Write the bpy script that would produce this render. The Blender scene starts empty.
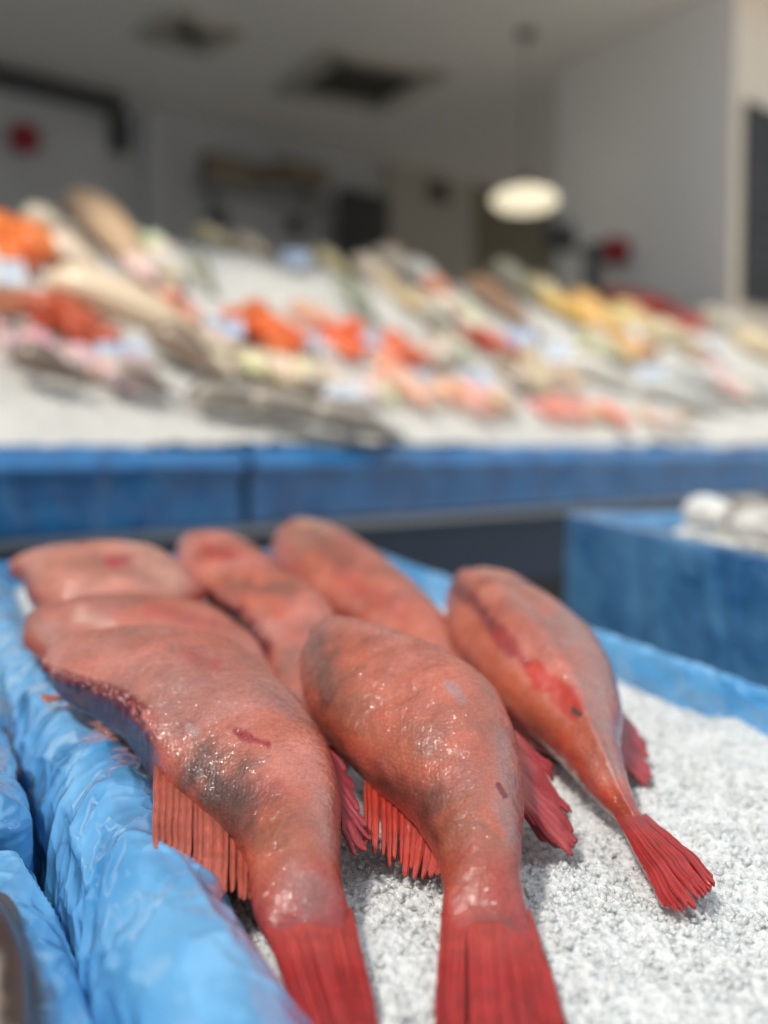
import bpy, math, random
import numpy as np
from mathutils import Vector
SC = bpy.context.scene
COL = SC.collection
rnd = random.Random(7)
RS = np.random.RandomState(11)
F = 1100.0; YH = 445.0; CZ = 1.25
PITCH = math.atan((512 - YH) / F)

# ------------------------------------------------------------------ photo geometry
def ray(px, py):
    x = (px - 384) / F; y = (512 - py) / F
    c, s = math.cos(PITCH), math.sin(PITCH)
    return np.array([x, c + s * y, -s + c * y])          # camera looks along +Y, tilted down
CAMP = np.array([0, 0, CZ])
def proj(P):
    d = np.asarray(P, float) - CAMP
    c, s = math.cos(PITCH), math.sin(PITCH)
    f = d[..., 1] * c - d[..., 2] * s; u = d[..., 1] * s + d[..., 2] * c
    return 384 + F * d[..., 0] / f, 512 - F * u / f
def hit(px, py, p0, n):
    r = ray(px, py); n = np.array(n, float)
    t = np.dot(np.array(p0, float) - CAMP, n) / np.dot(r, n)
    return CAMP + r * t
# crate plane: rises gently away from the camera
U = np.array([-.437, .9, 0]); U /= np.linalg.norm(U); V = np.array([U[1], -U[0], 0])
SL = .061; HR = .24
def cr(u, v, h=0.): return CAMP + U * u + V * v + np.array([0, 0, -HR + SL * u + h])
CN = np.array([-SL * U[0], -SL * U[1], 1.]); CN /= np.linalg.norm(CN)
def P(px, py, h=0.): return hit(px, py, cr(0, 0, h), CN)
# counter
D0 = np.array([-.64, 1.83, 0]); DD = np.array([.722, .692, 0]); DD /= np.linalg.norm(DD); DN = np.array([-DD[1], DD[0], 0])
LIP = -.012; DS = .5
def dk(t, w, h=0.): return CAMP + D0 + DD * t + DN * w + np.array([0, 0, LIP + DS * w + h])
DKN = np.array([-DS * DN[0], -DS * DN[1], 1.]); DKN /= np.linalg.norm(DKN)
def DP(px, py, h=0.): return hit(px, py, dk(0, 0, h), DKN)

# ------------------------------------------------------------------ noise
def _h(i, j, k, s):
    n = (i.astype(np.int64) * 374761393 + j.astype(np.int64) * 668265263 + k.astype(np.int64) * 2147483647 + s * 974634777) & 0xffffffff
    n = ((n ^ (n >> 13)) * 1274126177) & 0xffffffff
    n = ((n ^ (n >> 16)) * 2246822519) & 0xffffffff
    return ((n ^ (n >> 15)) & 0xffffff) / float(0xffffff)
def vn(p, s=0):
    f = np.floor(p); q = p - f; q = q * q * (3 - 2 * q); i, j, k = f[..., 0], f[..., 1], f[..., 2]
    r = 0
    for a in (0, 1):
        for b in (0, 1):
            for c in (0, 1):
                w = (q[..., 0] if a else 1 - q[..., 0]) * (q[..., 1] if b else 1 - q[..., 1]) * (q[..., 2] if c else 1 - q[..., 2])
                r = r + w * _h(i + a, j + b, k + c, s)
    return r * 2 - 1
def fbm(p, o=3, s=0):
    r = 0; a = 1.
    for x in range(o): r = r + a * vn(p * 2 ** x, s + x); a *= .5
    return r
def cell(p, s=0):
    f = np.floor(p); F1 = np.full(p.shape[:-1], 9.); F2 = F1.copy(); ID = np.zeros_like(F1)
    for a in (-1, 0, 1):
        for b in (-1, 0, 1):
            for c in (-1, 0, 1):
                i, j, k = f[..., 0] + a, f[..., 1] + b, f[..., 2] + c
                d = np.sqrt((i + _h(i, j, k, s) - p[..., 0]) ** 2 + (j + _h(i, j, k, s + 1) - p[..., 1]) ** 2 + (k + _h(i, j, k, s + 2) - p[..., 2]) ** 2)
                idv = _h(i, j, k, s + 3)
                m = d < F1
                F2 = np.where(m, F1, np.minimum(F2, d)); ID = np.where(m, idv, ID); F1 = np.where(m, d, F1)
    return F1, F2, ID
def sst(a, b, x):
    t = np.clip((x - a) / (b - a), 0, 1); return t * t * (3 - 2 * t)
def wrinkle(p, amp, sc=1., s=0):
    """taut crinkled film: facets meeting in sharp ridges"""
    w = np.stack([vn(p * 14 * sc, s + 5), vn(p * 14 * sc, s + 6), vn(p * 14 * sc, s + 7)], -1) * .35
    q = p * np.array([1, .55, 1]) * 26 * sc + w * 2
    f1, f2, idv = cell(q, s)
    g = p * np.array([1, .4, 1]) * 60 * sc + w * 3
    r = 1 - np.abs(vn(g, s + 9)); r = r ** 5
    r2 = (1 - np.abs(vn(p * 22 * sc + w, s + 12))) ** 6
    g1, g2, gi_ = cell(q * 2.3 + 7, s + 40)
    return amp * (1.3 * (f1 - .5) + .45 * (g1 - .5) + .6 * r + 1.1 * r2 + .8 * vn(p * 9 * sc, s + 3))

# ------------------------------------------------------------------ mesh helpers
def mesh(name, v, f, m=None, parent=None, smooth=True, uv=None, col=None):
    me = bpy.data.meshes.new(name)
    v = np.asarray(v, float)
    me.from_pydata(v.tolist(), [], [list(map(int, q)) for q in f])
    if smooth: me.polygons.foreach_set('use_smooth', [True] * len(me.polygons))
    if uv is not None or col is not None:
        li = np.zeros(len(me.loops), dtype=np.int64); me.loops.foreach_get('vertex_index', li)
    if uv is not None:
        l = me.uv_layers.new(name='UVMap'); l.data.foreach_set('uv', np.asarray(uv, float)[li].ravel())
    if col is not None:
        a = me.color_attributes.new('tint', 'FLOAT_COLOR', 'POINT')
        c = np.ones((len(v), 4)); c[:, :3] = col; a.data.foreach_set('color', c.ravel())
    me.update()
    o = bpy.data.objects.new(name, me); COL.objects.link(o)
    if m: me.materials.append(m)
    if parent is not None: o.parent = parent; o.matrix_parent_inverse = parent.matrix_basis.inverted()
    return o
def grid_faces(nu, nv, wrap=False, off=0):
    i, j = np.meshgrid(np.arange(nu - 1), np.arange(nv if wrap else nv - 1), indexing='ij')
    a = i * nv + j; b = i * nv + (j + 1) % nv
    return (np.stack([a, b, b + nv, a + nv], -1).reshape(-1, 4) + off).tolist()
def thing(name, label, cat, loc=(0, 0, 0), group=None):
    o = bpy.data.objects.new(name, None); COL.objects.link(o); o.location = Vector([float(x) for x in loc]); o.empty_display_size = .05
    return tag(o, label, cat, group)
def tag(o, label, cat, group=None):
    o['label'] = label; o['category'] = cat
    if group: o['group'] = group
    return o
def struct(o): o['kind'] = 'structure'; return o
def box_vf(c, ax, ay, az):
    """oriented box from centre and three half-axis vectors"""
    c = np.array(c, float); v = []
    for s in [(-1, -1, -1), (1, -1, -1), (1, 1, -1), (-1, 1, -1), (-1, -1, 1), (1, -1, 1), (1, 1, 1), (-1, 1, 1)]:
        v.append(c + s[0] * np.array(ax) + s[1] * np.array(ay) + s[2] * np.array(az))
    f = [(0, 3, 2, 1), (4, 5, 6, 7), (0, 1, 5, 4), (1, 2, 6, 5), (2, 3, 7, 6), (3, 0, 4, 7)]
    return v, f
def bevel(o, w, seg=2):
    b = o.modifiers.new('bevel', 'BEVEL'); b.width = w; b.segments = seg; return o
def box(name, c, ax, ay, az, m, parent=None, bev=0):
    v, f = box_vf(c, ax, ay, az)
    o = mesh(name, v, f, m, parent, smooth=False)
    if bev: bevel(o, bev)
    return o
def join_vf(parts):
    V_, F_ = [], []
    for v, f in parts:
        o = len(V_); V_ += [list(x) for x in v]; F_ += [[i + o for i in q] for q in f]
    return V_, F_
def lathe_vf(prof, c, n=32):
    v = []; 
    for r, z in prof:
        for k in range(n):
            a = 2 * math.pi * k / n; v.append((c[0] + r * math.cos(a), c[1] + r * math.sin(a), c[2] + z))
    return v, grid_faces(len(prof), n, True)
def catmull(A, n):
    A = np.asarray(A, float); K = len(A); t = np.linspace(0, K - 1, n); i = np.clip(np.floor(t).astype(int), 0, K - 2); u = (t - i)[:, None]
    A2 = A if A.ndim > 1 else A[:, None]
    p0 = A2[np.maximum(i - 1, 0)]; p1 = A2[i]; p2 = A2[i + 1]; p3 = A2[np.minimum(i + 2, K - 1)]
    r = .5 * (2 * p1 + (p2 - p0) * u + (2 * p0 - 5 * p1 + 4 * p2 - p3) * u ** 2 + (3 * p1 - p0 - 3 * p2 + p3) * u ** 3)
    return r if A.ndim > 1 else r[:, 0]
def unit(a): return a / np.maximum(np.linalg.norm(a, axis=-1, keepdims=True), 1e-9)

# ------------------------------------------------------------------ materials
def lin(r, g, b):
    return tuple(((x / 255 + .055) / 1.055) ** 2.4 if x > 10 else x / 255 / 12.92 for x in (r, g, b))
class NT:
    def __init__(s, name):
        s.m = bpy.data.materials.new(name); s.m.use_nodes = True; s.t = s.m.node_tree; s.b = s.t.nodes['Principled BSDF']
    def n(s, typ, **kw):
        x = s.t.nodes.new('ShaderNode' + typ)
        for k, v in kw.items():
            if k in x.inputs: x.inputs[k].default_value = v
            else: setattr(x, k, v)
        return x
    def l(s, a, b): s.t.links.new(a, b)
    def set(s, **kw):
        for k, v in kw.items(): s.b.inputs[k.replace('_', ' ')].default_value = v
def simple(name, c, rough=.6, metal=0, nscale=0, namp=.15, bump=0, coat=0, spec=.5):
    t = NT(name); t.set(Base_Color=(*c, 1), Roughness=rough, Metallic=metal, Coat_Weight=coat, Specular_IOR_Level=spec)
    tc = t.n('TexCoord'); 
    no = t.n('TexNoise', Scale=nscale or 12., Detail=5.); t.l(tc.outputs['Object'], no.inputs['Vector'])
    mx = t.n('Mix', data_type='RGBA'); mx.inputs[6].default_value = (*[x * (1 - namp) for x in c], 1); mx.inputs[7].default_value = (*[min(1, x * (1 + namp)) for x in c], 1)
    t.l(no.outputs['Fac'], mx.inputs[0]); t.l(mx.outputs[2], t.b.inputs['Base Color'])
    if bump:
        b = t.n('Bump', Strength=.5, Distance=bump); t.l(no.outputs['Fac'], b.inputs['Height']); t.l(b.outputs[0], t.b.inputs['Normal'])
    return t.m
def skin_mat():
    t = NT('wet_fish_skin'); t.set(Roughness=.45, Specular_IOR_Level=.5, Coat_Weight=.9, Coat_Roughness=.11, Subsurface_Weight=.06, Subsurface_Scale=.004)
    t.b.inputs['Subsurface Radius'].default_value = (1, .35, .25)
    at = t.n('Attribute', attribute_name='tint'); tco = t.n('TexCoord')
    vo = t.n('TexVoronoi', Scale=430., Randomness=.7); t.l(tco.outputs['Object'], vo.inputs['Vector'])
    ed = t.n('MapRange'); ed.inputs[1].default_value = .15; ed.inputs[2].default_value = .65; ed.inputs[3].default_value = 1.06; ed.inputs[4].default_value = .86
    t.l(vo.outputs['Distance'], ed.inputs[0])
    n1 = t.n('TexNoise', Scale=60., Detail=6., Roughness=.65); t.l(tco.outputs['Object'], n1.inputs['Vector'])
    m1 = t.n('MapRange'); m1.inputs[1].default_value = .3; m1.inputs[2].default_value = .7; m1.inputs[3].default_value = .86; m1.inputs[4].default_value = 1.14; t.l(n1.outputs['Fac'], m1.inputs[0])
    mu = t.n('Math', operation='MULTIPLY'); t.l(ed.outputs[0], mu.inputs[0]); t.l(m1.outputs[0], mu.inputs[1])
    vm = t.n('VectorMath', operation='SCALE'); t.l(at.outputs['Color'], vm.inputs[0]); t.l(mu.outputs[0], vm.inputs['Scale']); t.l(vm.outputs[0], t.b.inputs['Base Color'])
    b1 = t.n('Bump', Strength=.55, Distance=.0006, invert=True); t.l(vo.outputs['Distance'], b1.inputs['Height'])
    n2 = t.n('TexNoise', Scale=170., Detail=4., Roughness=.6); t.l(tco.outputs['Object'], n2.inputs['Vector'])
    b2 = t.n('Bump', Strength=.7, Distance=.0009); t.l(n2.outputs['Fac'], b2.inputs['Height']); t.l(b1.outputs[0], b2.inputs['Normal'])
    t.l(b2.outputs[0], t.b.inputs['Normal'])
    b3 = t.n('Bump', Strength=.9, Distance=.0016); n3 = t.n('TexNoise', Scale=260., Detail=3.); t.l(tco.outputs['Object'], n3.inputs['Vector'])
    t.l(n3.outputs['Fac'], b3.inputs['Height'])
    vs_ = t.n('VectorMath', operation='SUBTRACT'); t.l(vo.outputs['Color'], vs_.inputs[0]); vs_.inputs[1].default_value = (.5, .5, .5)
    vk = t.n('VectorMath', operation='SCALE'); t.l(vs_.outputs[0], vk.inputs[0]); vk.inputs['Scale'].default_value = .34
    va = t.n('VectorMath', operation='ADD'); t.l(vk.outputs[0], va.inputs[0]); t.l(b3.outputs[0], va.inputs[1]); vn_ = t.n('VectorMath', operation='NORMALIZE'); t.l(va.outputs[0], vn_.inputs[0]); t.l(vn_.outputs[0], t.b.inputs['Coat Normal'])
    return t.m
def fin_mat():
    t = NT('wet_red_fin'); t.set(Roughness=.35, Coat_Weight=.7, Coat_Roughness=.1, Subsurface_Weight=.1, Subsurface_Scale=.004)
    t.b.inputs['Subsurface Radius'].default_value = (1, .2, .15)
    at = t.n('Attribute', attribute_name='tint'); uv = t.n('UVMap')
    mp = t.n('Mapping'); mp.inputs['Scale'].default_value = (1., .18, 1.); t.l(uv.outputs[0], mp.inputs[0])
    n1 = t.n('TexNoise', Scale=55., Detail=5.); t.l(mp.outputs[0], n1.inputs['Vector'])
    m1 = t.n('MapRange'); m1.inputs[1].default_value = .35; m1.inputs[2].default_value = .65; m1.inputs[3].default_value = .78; m1.inputs[4].default_value = 1.25; t.l(n1.outputs['Fac'], m1.inputs[0])
    vm = t.n('VectorMath', operation='SCALE'); t.l(at.outputs['Color'], vm.inputs[0]); t.l(m1.outputs[0], vm.inputs['Scale']); t.l(vm.outputs[0], t.b.inputs['Base Color'])
    n2 = t.n('TexNoise', Scale=40., Detail=5.); t.l(uv.outputs[0], n2.inputs['Vector'])
    b = t.n('Bump', Strength=.8, Distance=.001); t.l(n2.outputs['Fac'], b.inputs['Height']); t.l(b.outputs[0], t.b.inputs['Normal']); t.l(b.outputs[0], t.b.inputs['Coat Normal'])
    return t.m
def flesh_mat():
    t = NT('raw_cut_flesh'); t.set(Roughness=.35, Coat_Weight=.6, Coat_Roughness=.1)
    tc = t.n('TexCoord'); n1 = t.n('TexNoise', Scale=90., Detail=6.); t.l(tc.outputs['Object'], n1.inputs['Vector'])
    r = t.n('ValToRGB'); r.color_ramp.elements[0].position = .35; r.color_ramp.elements[0].color = (.08, .006, .012, 1); r.color_ramp.elements[1].position = .7; r.color_ramp.elements[1].color = (.5, .12, .1, 1)
    t.l(n1.outputs['Fac'], r.inputs[0]); t.l(r.outputs[0], t.b.inputs['Base Color'])
    b = t.n('Bump', Strength=1., Distance=.003); t.l(n1.outputs['Fac'], b.inputs['Height']); t.l(b.outputs[0], t.b.inputs['Normal'])
    return t.m
def film_mat(name, c, c2, rough=.22, fine=1.):
    t = NT(name); t.set(Roughness=rough, Coat_Weight=1., Coat_Roughness=.08, Specular_IOR_Level=.7)
    tc = t.n('TexCoord'); mp = t.n('Mapping'); mp.inputs['Scale'].default_value = (1, .45, 1); mp.inputs['Rotation'].default_value = (0, 0, -.3); t.l(tc.outputs['Object'], mp.inputs[0])
    n1 = t.n('TexNoise', Scale=14., Detail=5., Distortion=.8); t.l(mp.outputs[0], n1.inputs['Vector'])
    mx = t.n('Mix', data_type='RGBA'); mx.inputs[6].default_value = (*c, 1); mx.inputs[7].default_value = (*c2, 1)
    r = t.n('MapRange'); r.inputs[1].default_value = .35; r.inputs[2].default_value = .68; t.l(n1.outputs['Fac'], r.inputs[0]); t.l(r.outputs[0], mx.inputs[0]); t.l(mx.outputs[2], t.b.inputs['Base Color'])
    n2 = t.n('TexNoise', Scale=32., Detail=4., Distortion=1.6); n2.noise_type = 'RIDGED_MULTIFRACTAL'; t.l(mp.outputs[0], n2.inputs['Vector'])
    vo = t.n('TexVoronoi', Scale=42.); t.l(mp.outputs[0], vo.inputs['Vector'])
    b1 = t.n('Bump', Strength=.8 * fine, Distance=.003); t.l(n2.outputs['Fac'], b1.inputs['Height'])
    b2 = t.n('Bump', Strength=.7 * fine, Distance=.007); t.l(vo.outputs['Distance'], b2.inputs['Height']); t.l(b1.outputs[0], b2.inputs['Normal'])
    t.l(b2.outputs[0], t.b.inputs['Normal']); t.l(b2.outputs[0], t.b.inputs['Coat Normal'])
    return t.m
def ice_mat(name, c=(.9, .93, .95), tr=.55, rough=.12, bump=0.):
    t = NT(name); t.set(Base_Color=(*c, 1), Roughness=rough, Transmission_Weight=tr, IOR=1.31, Specular_IOR_Level=.6)
    if bump:
        tc = t.n('TexCoord'); n = t.n('TexNoise', Scale=220., Detail=5.); t.l(tc.outputs['Object'], n.inputs['Vector'])
        b = t.n('Bump', Strength=1., Distance=bump); t.l(n.outputs['Fac'], b.inputs['Height']); vo = t.n('TexVoronoi', Scale=330.); t.l(tc.outputs['Object'], vo.inputs['Vector']); vk = t.n('VectorMath', operation='MULTIPLY_ADD'); t.l(vo.outputs['Color'], vk.inputs[0]); vk.inputs[1].default_value = (.9, .9, .9); vk.inputs[2].default_value = (-.45, -.45, -.45)
        va = t.n('VectorMath', operation='ADD'); t.l(vk.outputs[0], va.inputs[0]); t.l(b.outputs[0], va.inputs[1]); vn_ = t.n('VectorMath', operation='NORMALIZE'); t.l(va.outputs[0], vn_.inputs[0]); t.l(vn_.outputs[0], t.b.inputs['Normal'])
    return t.m
M_SKIN = skin_mat(); M_FIN = fin_mat(); M_FLESH = flesh_mat()
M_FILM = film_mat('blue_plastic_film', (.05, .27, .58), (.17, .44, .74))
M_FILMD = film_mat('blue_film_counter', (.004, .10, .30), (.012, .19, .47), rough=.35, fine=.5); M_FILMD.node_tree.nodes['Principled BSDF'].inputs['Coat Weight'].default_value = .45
M_TUB = film_mat('blue_tub_film', (.03, .15, .36), (.12, .33, .58), rough=.35, fine=.3)
M_ICEB = ice_mat('packed_ice', (.73, .74, .735), 0., .14, .004)
M_ICEC = ice_mat('ice_chips', (.95, .96, .96), .45, .1); M_ICEC.node_tree.nodes['Principled BSDF'].inputs['Coat Weight'].default_value = .6; M_ICEC.node_tree.nodes['Principled BSDF'].inputs['Coat Roughness'].default_value = .05
for m_ in (M_ICEB,): b_ = m_.node_tree.nodes['Principled BSDF']; b_.inputs['Subsurface Weight'].default_value = .9; b_.inputs['Subsurface Scale'].default_value = .005; b_.inputs['Subsurface Radius'].default_value = (1, 1, 1)
M_ICED = ice_mat('display_ice', (.90, .87, .81), 0., .5, .01)
M_STEEL = simple('brushed_steel', (.32, .34, .37), .38, .9, 40, .1)
M_DARKST = simple('dark_blue_panel', lin(28, 50, 74), .45, .1, 5, .12)
M_BLACK = simple('black_plastic', (.012, .012, .014), .5)
M_WOOD = simple('table_wood', (.16, .09, .05), .6, 0, 9, .3)
def tinted(name, rough=.4, coat=.4):
    t = NT(name); t.set(Roughness=rough, Coat_Weight=coat, Coat_Roughness=.2)
    at = t.n('Attribute', attribute_name='tint'); tc = t.n('TexCoord'); n = t.n('TexNoise', Scale=60., Detail=4.); t.l(tc.outputs['Object'], n.inputs['Vector'])
    m1 = t.n('MapRange'); m1.inputs[3].default_value = .8; m1.inputs[4].default_value = 1.22; t.l(n.outputs['Fac'], m1.inputs[0])
    vm = t.n('VectorMath', operation='SCALE'); t.l(at.outputs['Color'], vm.inputs[0]); t.l(m1.outputs[0], vm.inputs['Scale']); t.l(vm.outputs[0], t.b.inputs['Base Color'])
    return t.m
M_TINT = tinted('seafood_skin')

# ------------------------------------------------------------------ redfish
C_OR = np.array(lin(192, 101, 78)); C_PK = np.array(lin(208, 130, 116)); C_RD = np.array(lin(178, 54, 44)); C_TAN = np.array(lin(150, 88, 64))
C_DK = np.array(lin(92, 56, 50)); C_DR = np.array(lin(120, 18, 26)); C_FIN = np.array(lin(172, 36, 34)); C_ORF = np.array(lin(205, 62, 34)); C_GR = np.array(lin(168, 128, 126)); C_PUR = np.array(lin(96, 56, 62))
def mixc(c, d, m): return c * (1 - m[..., None]) + d * m[..., None]
def segd(x, y, x0, y0, x1, y1):
    dx, dy = x1 - x0, y1 - y0; t = np.clip(((x - x0) * dx + (y - y0) * dy) / (dx * dx + dy * dy + 1e-9), 0, 1)
    return np.hypot(x - x0 - t * dx, y - y0 - t * dy)
def redfish_body(root, secs, nu=170, nv=96, seed=0, marks=(), tailred=.25, base=None, ridge=None, cutfrac=0., tail0=0, bias=.15, pw=.9, flat=.85, cut_side=None):
    L = np.array([P(s[0], s[1], s[2]) for s in secs]); R = np.array([P(s[3], s[4], s[5]) for s in secs]); T = np.array([s[6] for s in secs])
    L = catmull(L, nu); R = catmull(R, nu); T = catmull(T, nu)
    C = (L + R) / 2; W = np.linalg.norm(R - L, axis=1)
    ln = np.linalg.norm(np.diff(C, axis=0), axis=1).sum(); print('FISH', root.name, 'len %.3f maxw %.3f' % (ln, W.max()), 'zmin', round(float(L[:, 2].min()), 3))
    k = 9; pad = np.pad(C, ((k, k), (0, 0)), 'edge'); Cs = np.stack([np.convolve(pad[:, q], np.ones(2 * k + 1) / (2 * k + 1), 'valid') for q in range(3)], 1)
    tg = unit(np.gradient(Cs, axis=0)); w = unit(R - L); n = unit(np.cross(w, tg)); n = np.where(n[:, 2:3] < 0, -n, n)
    th = np.linspace(0, 2 * math.pi, nv, endpoint=False); x = np.cos(th); sy = np.sin(th); y = np.sign(sy) * np.abs(sy) ** pw
    X = x[None]; s0_ = np.linspace(0, 1, nu)[:, None]; pm_ = pw - (.5 * (1 - sst(cut_side, cut_side + .08, s0_)) * sst(-.2, -.8, X) if cut_side else 0)
    Y = np.sign(sy)[None] * np.abs(sy)[None] ** pm_; Y = Y * (1 + bias * X) * np.where(Y < 0, flat, 1)
    if ridge is not None: Y = Y + ridge[1] * np.exp(-((X - ridge[0]) / .22) ** 2) * (Y > 0)
    s = np.linspace(0, 1, nu)[:, None]
    rnd_in = np.clip(s / .035, 0, 1) ** .4 * .25 + .75 if cutfrac == 0 else 1
    pos = C[:, None] + w[:, None] * (X * (W / 2)[:, None] * rnd_in)[..., None] + n[:, None] * (Y * T[:, None] * rnd_in)[..., None]
    q = pos.reshape(-1, 3)
    sN = np.repeat(np.linspace(0, 1, nu), nv); xN = np.tile(x, nu); yN = np.tile(sy, nu)
    nrm = unit((w[:, None] * (X[..., None]) / np.maximum(W, .02)[:, None, None] + n[:, None] * (sy[None, :, None]) / np.maximum(T, .01)[:, None, None] * .5)).reshape(-1, 3)
    d = .0018 * fbm(q * 20, 2, seed) + .0005 * fbm(q * 110, 2, seed + 8)
    rag = (1 - sst(.0, .03, sN)) * .004 * fbm(q * 260, 3, seed + 3)
    if cut_side:                                              # gut opening along the L edge
        m = sst(-.80, -.95, xN) * (1 - sst(cut_side, cut_side + .03, sN)); rim = np.exp(-((yN - .32) / .24) ** 2); rag = rag + m * rim * (.0045 * fbm(q * 230, 3, seed + 4) + .0015)
    q = q + nrm * (d + rag)[:, None]
    px, py = proj(q)
    # colour of the skin itself
    a = fbm(q * 22, 4, seed + 20); b = fbm(q * 45, 4, seed + 30); c3 = fbm(q * 9, 2, seed + 40)
    col = np.tile(C_OR if base is None else np.array(base), (len(q), 1))
    col = mixc(col, C_PK, .75 * sst(-.2, .7, a)); col = mixc(col, C_TAN, .7 * sst(.0, .9, -a + .3 * b)); col = mixc(col, C_RD, .35 * sst(.2, 1.0, b))
    col = mixc(col, C_GR, .45 * sst(.1, .9, c3 + .3 * b))
    col = mixc(col, C_RD, .8 * sst(1 - tailred - .05, 1 - tailred + .12, sN + .04 * b)) if tailred < .5 else col; col = mixc(mixc(col, C_RD, .85 * sst(tail0 - .14, tail0 + .01, sN + .03 * b)), C_FIN * .92, sst(tail0 - .02, tail0 + .07, sN + .03 * b)) if tail0 else col
    edge = sst(.78, 1., np.abs(xN)); col = mixc(col, C_RD, .35 * edge)
    for mk in marks:
        (x0, y0, x1, y1, r, cc, st) = mk[:7]; soft = mk[7] if len(mk) > 7 else .6
        dd = segd(px, py, x0, y0, x1, y1) + r * .45 * fbm(q * 70, 3, seed + 50)
        col = mixc(col, np.array(cc), min(1., st * 1.25) * (1 - sst(r * (1 - soft), r * (1 + soft * .3), dd)) * (yN > -.15))
    col = mixc(col, C_DR, .8 * (1 - sst(.0, .022, sN + .01 * b)))
    if cut_side:
        m = (1 - sst(cut_side, cut_side + .03, sN))
        wl = sst(-.78, -.9, xN + .03 * a); col = mixc(col, C_PUR * (.7 + .25 * a)[:, None], m * sst(.24, .1, yN + .05 * b) * np.maximum(wl, yN < 0)); col = mixc(col, C_DR, .9 * m * wl * sst(.02, .14, yN) * sst(.72, .5, yN))
        col = mixc(col, C_PK, .55 * m * wl * sst(.1, .2, yN) * sst(.1, .4, b))
    col = col * np.array([.86, .79, .74]) * (1 + .16 * fbm(q * 34, 3, seed + 77))[:, None]
    uu = np.concatenate([[0], np.cumsum(np.linalg.norm(np.diff(C, axis=0), axis=1))])
    uv = np.stack([np.repeat(uu, nv), (np.arange(nv)[None] / nv * (W * 2.2)[:, None]).ravel()], 1)
    f = grid_faces(nu, nv, True)
    v = q.tolist(); cl = col.tolist(); uvl = uv.tolist()
    # close tail end
    f.append([(nu - 1) * nv + k_ for k_ in range(nv)])
    body = mesh('body', v, f, M_SKIN, root, True, uvl, cl)
    # cut end: concave raw face
    ring = q[:nv]; cc = ring.mean(0); rr = [ring]; steps = [.86, .6, .3, .02]
    for i_, st in enumerate(steps): rr.append(cc + (ring - cc) * st + tg[0] * (.006 + .012 * (1 - st)) + .0025 * np.stack([fbm(ring * 130, 2, seed + i_ * 3 + j_) for j_ in range(3)], 1))
    rv = np.concatenate(rr); ff = grid_faces(len(rr), nv, True); ff = [list(reversed(z)) for z in ff]
    ce = mesh('cut_end', rv, ff, M_FLESH, root, True); ce['label'] = 'dark red raw cut end'
    return body
def fin(root, name, base, tip, hb, ht, rays, seed=0, jag=.18, split=.22, thick=.0011, col=None, colb=None, na=28, per=9, relief=.0009, droop=0., gaps=None):
    """ragged rayed fin between a base line and a tip line"""
    nc = rays * per + 1; rw = np.random.RandomState(seed + 500); wd_ = .55 + .9 * rw.rand(rays); bp = np.concatenate([[0], np.cumsum(wd_)]) / wd_.sum()
    B = catmull([P(a[0], a[1], hb if len(a) < 3 else a[2]) for a in base], nc); T_ = catmull([P(a[0], a[1], ht if len(a) < 3 else a[2]) for a in tip], nc)
    r0 = np.random.RandomState(seed); c = np.linspace(0, rays, nc); xw = np.interp(c, np.arange(rays + 1), bp) * (nc - 1); gi = np.clip(np.floor(xw).astype(int), 0, nc - 2); gf = (xw - gi)[:, None]; B = B[gi] * (1 - gf) + B[gi + 1] * gf; T_ = T_[gi] * (1 - gf) + T_[gi + 1] * gf; ph = c - np.floor(c); ri = np.minimum(np.floor(c).astype(int), rays - 1)
    lf = 1 - jag * r0.rand(rays); sp = split * (r0.rand(rays + 1) ** 3 * 2.2 + .12)
    edge = np.abs(ph - .5) * 2
    for g_, a_ in (gaps or {}).items(): sp[g_] = a_
    bd = np.where(ph < .5, ri, ri + 1); prof = lf[ri] * (1 - sp[bd] * edge ** 2.2)
    s = np.linspace(0, 1, na)[:, None]
    Pm = B[None] + (T_ - B)[None] * (s * prof[None])[..., None]
    Pm[..., 2] += -droop * (s ** 2) + droop * s
    t1 = np.gradient(Pm, axis=0); t2 = np.gradient(Pm, axis=1); n = unit(np.cross(t1, t2)); n = np.where(n[..., 2:3] < 0, -n, n)
    rd = (np.cos((ph - .5) * 2 * math.pi) * .5 + .5)[None] * sst(0, .45, s) * (1 - .35 * s)
    sub = .25 * np.cos(c * 2 * math.pi * 3)[None] * s
    q3 = Pm.reshape(-1, 3); wob = (.0026 * fbm(q3 * 55, 3, seed)).reshape(na, nc) * s
    tk = thick * (1 - .6 * s)
    top = Pm + n * (tk + relief * (rd + sub) + wob)[..., None]; bot = Pm - n * (tk * .6 - wob)[..., None]
    N = na * nc; v = np.concatenate([top.reshape(-1, 3), bot.reshape(-1, 3)])
    f = grid_faces(na, nc) + [list(reversed(z)) for z in grid_faces(na, nc, off=N)]
    bl = [(0, j) for j in range(nc)] + [(i, nc - 1) for i in range(1, na)] + [(na - 1, j) for j in range(nc - 2, -1, -1)] + [(i, 0) for i in range(na - 2, 0, -1)]
    ids = [i * nc + j for i, j in bl]
    for a, b in zip(ids, ids[1:] + ids[:1]): f.append([a, a + N, b + N, b])
    cb = C_RD if colb is None else np.array(colb); ct = C_FIN if col is None else np.array(col)
    m = np.broadcast_to(s, (na, nc)).ravel()
    cl = mixc(np.tile(cb, (N, 1)), ct, sst(0, .5, m + .15 * fbm(q3 * 60, 3, seed + 2)))
    cl = cl * (.86 + .18 * np.broadcast_to(rd, (na, nc)).ravel() + .14 * fbm(q3 * 150, 2, seed + 4))[:, None]
    uv = np.stack([np.broadcast_to(c[None] * .22, (na, nc)).ravel(), np.broadcast_to(s, (na, nc)).ravel()], 1)
    return mesh(name, v, f, M_FIN, root, True, np.concatenate([uv, uv]), np.concatenate([cl, cl]))
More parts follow.
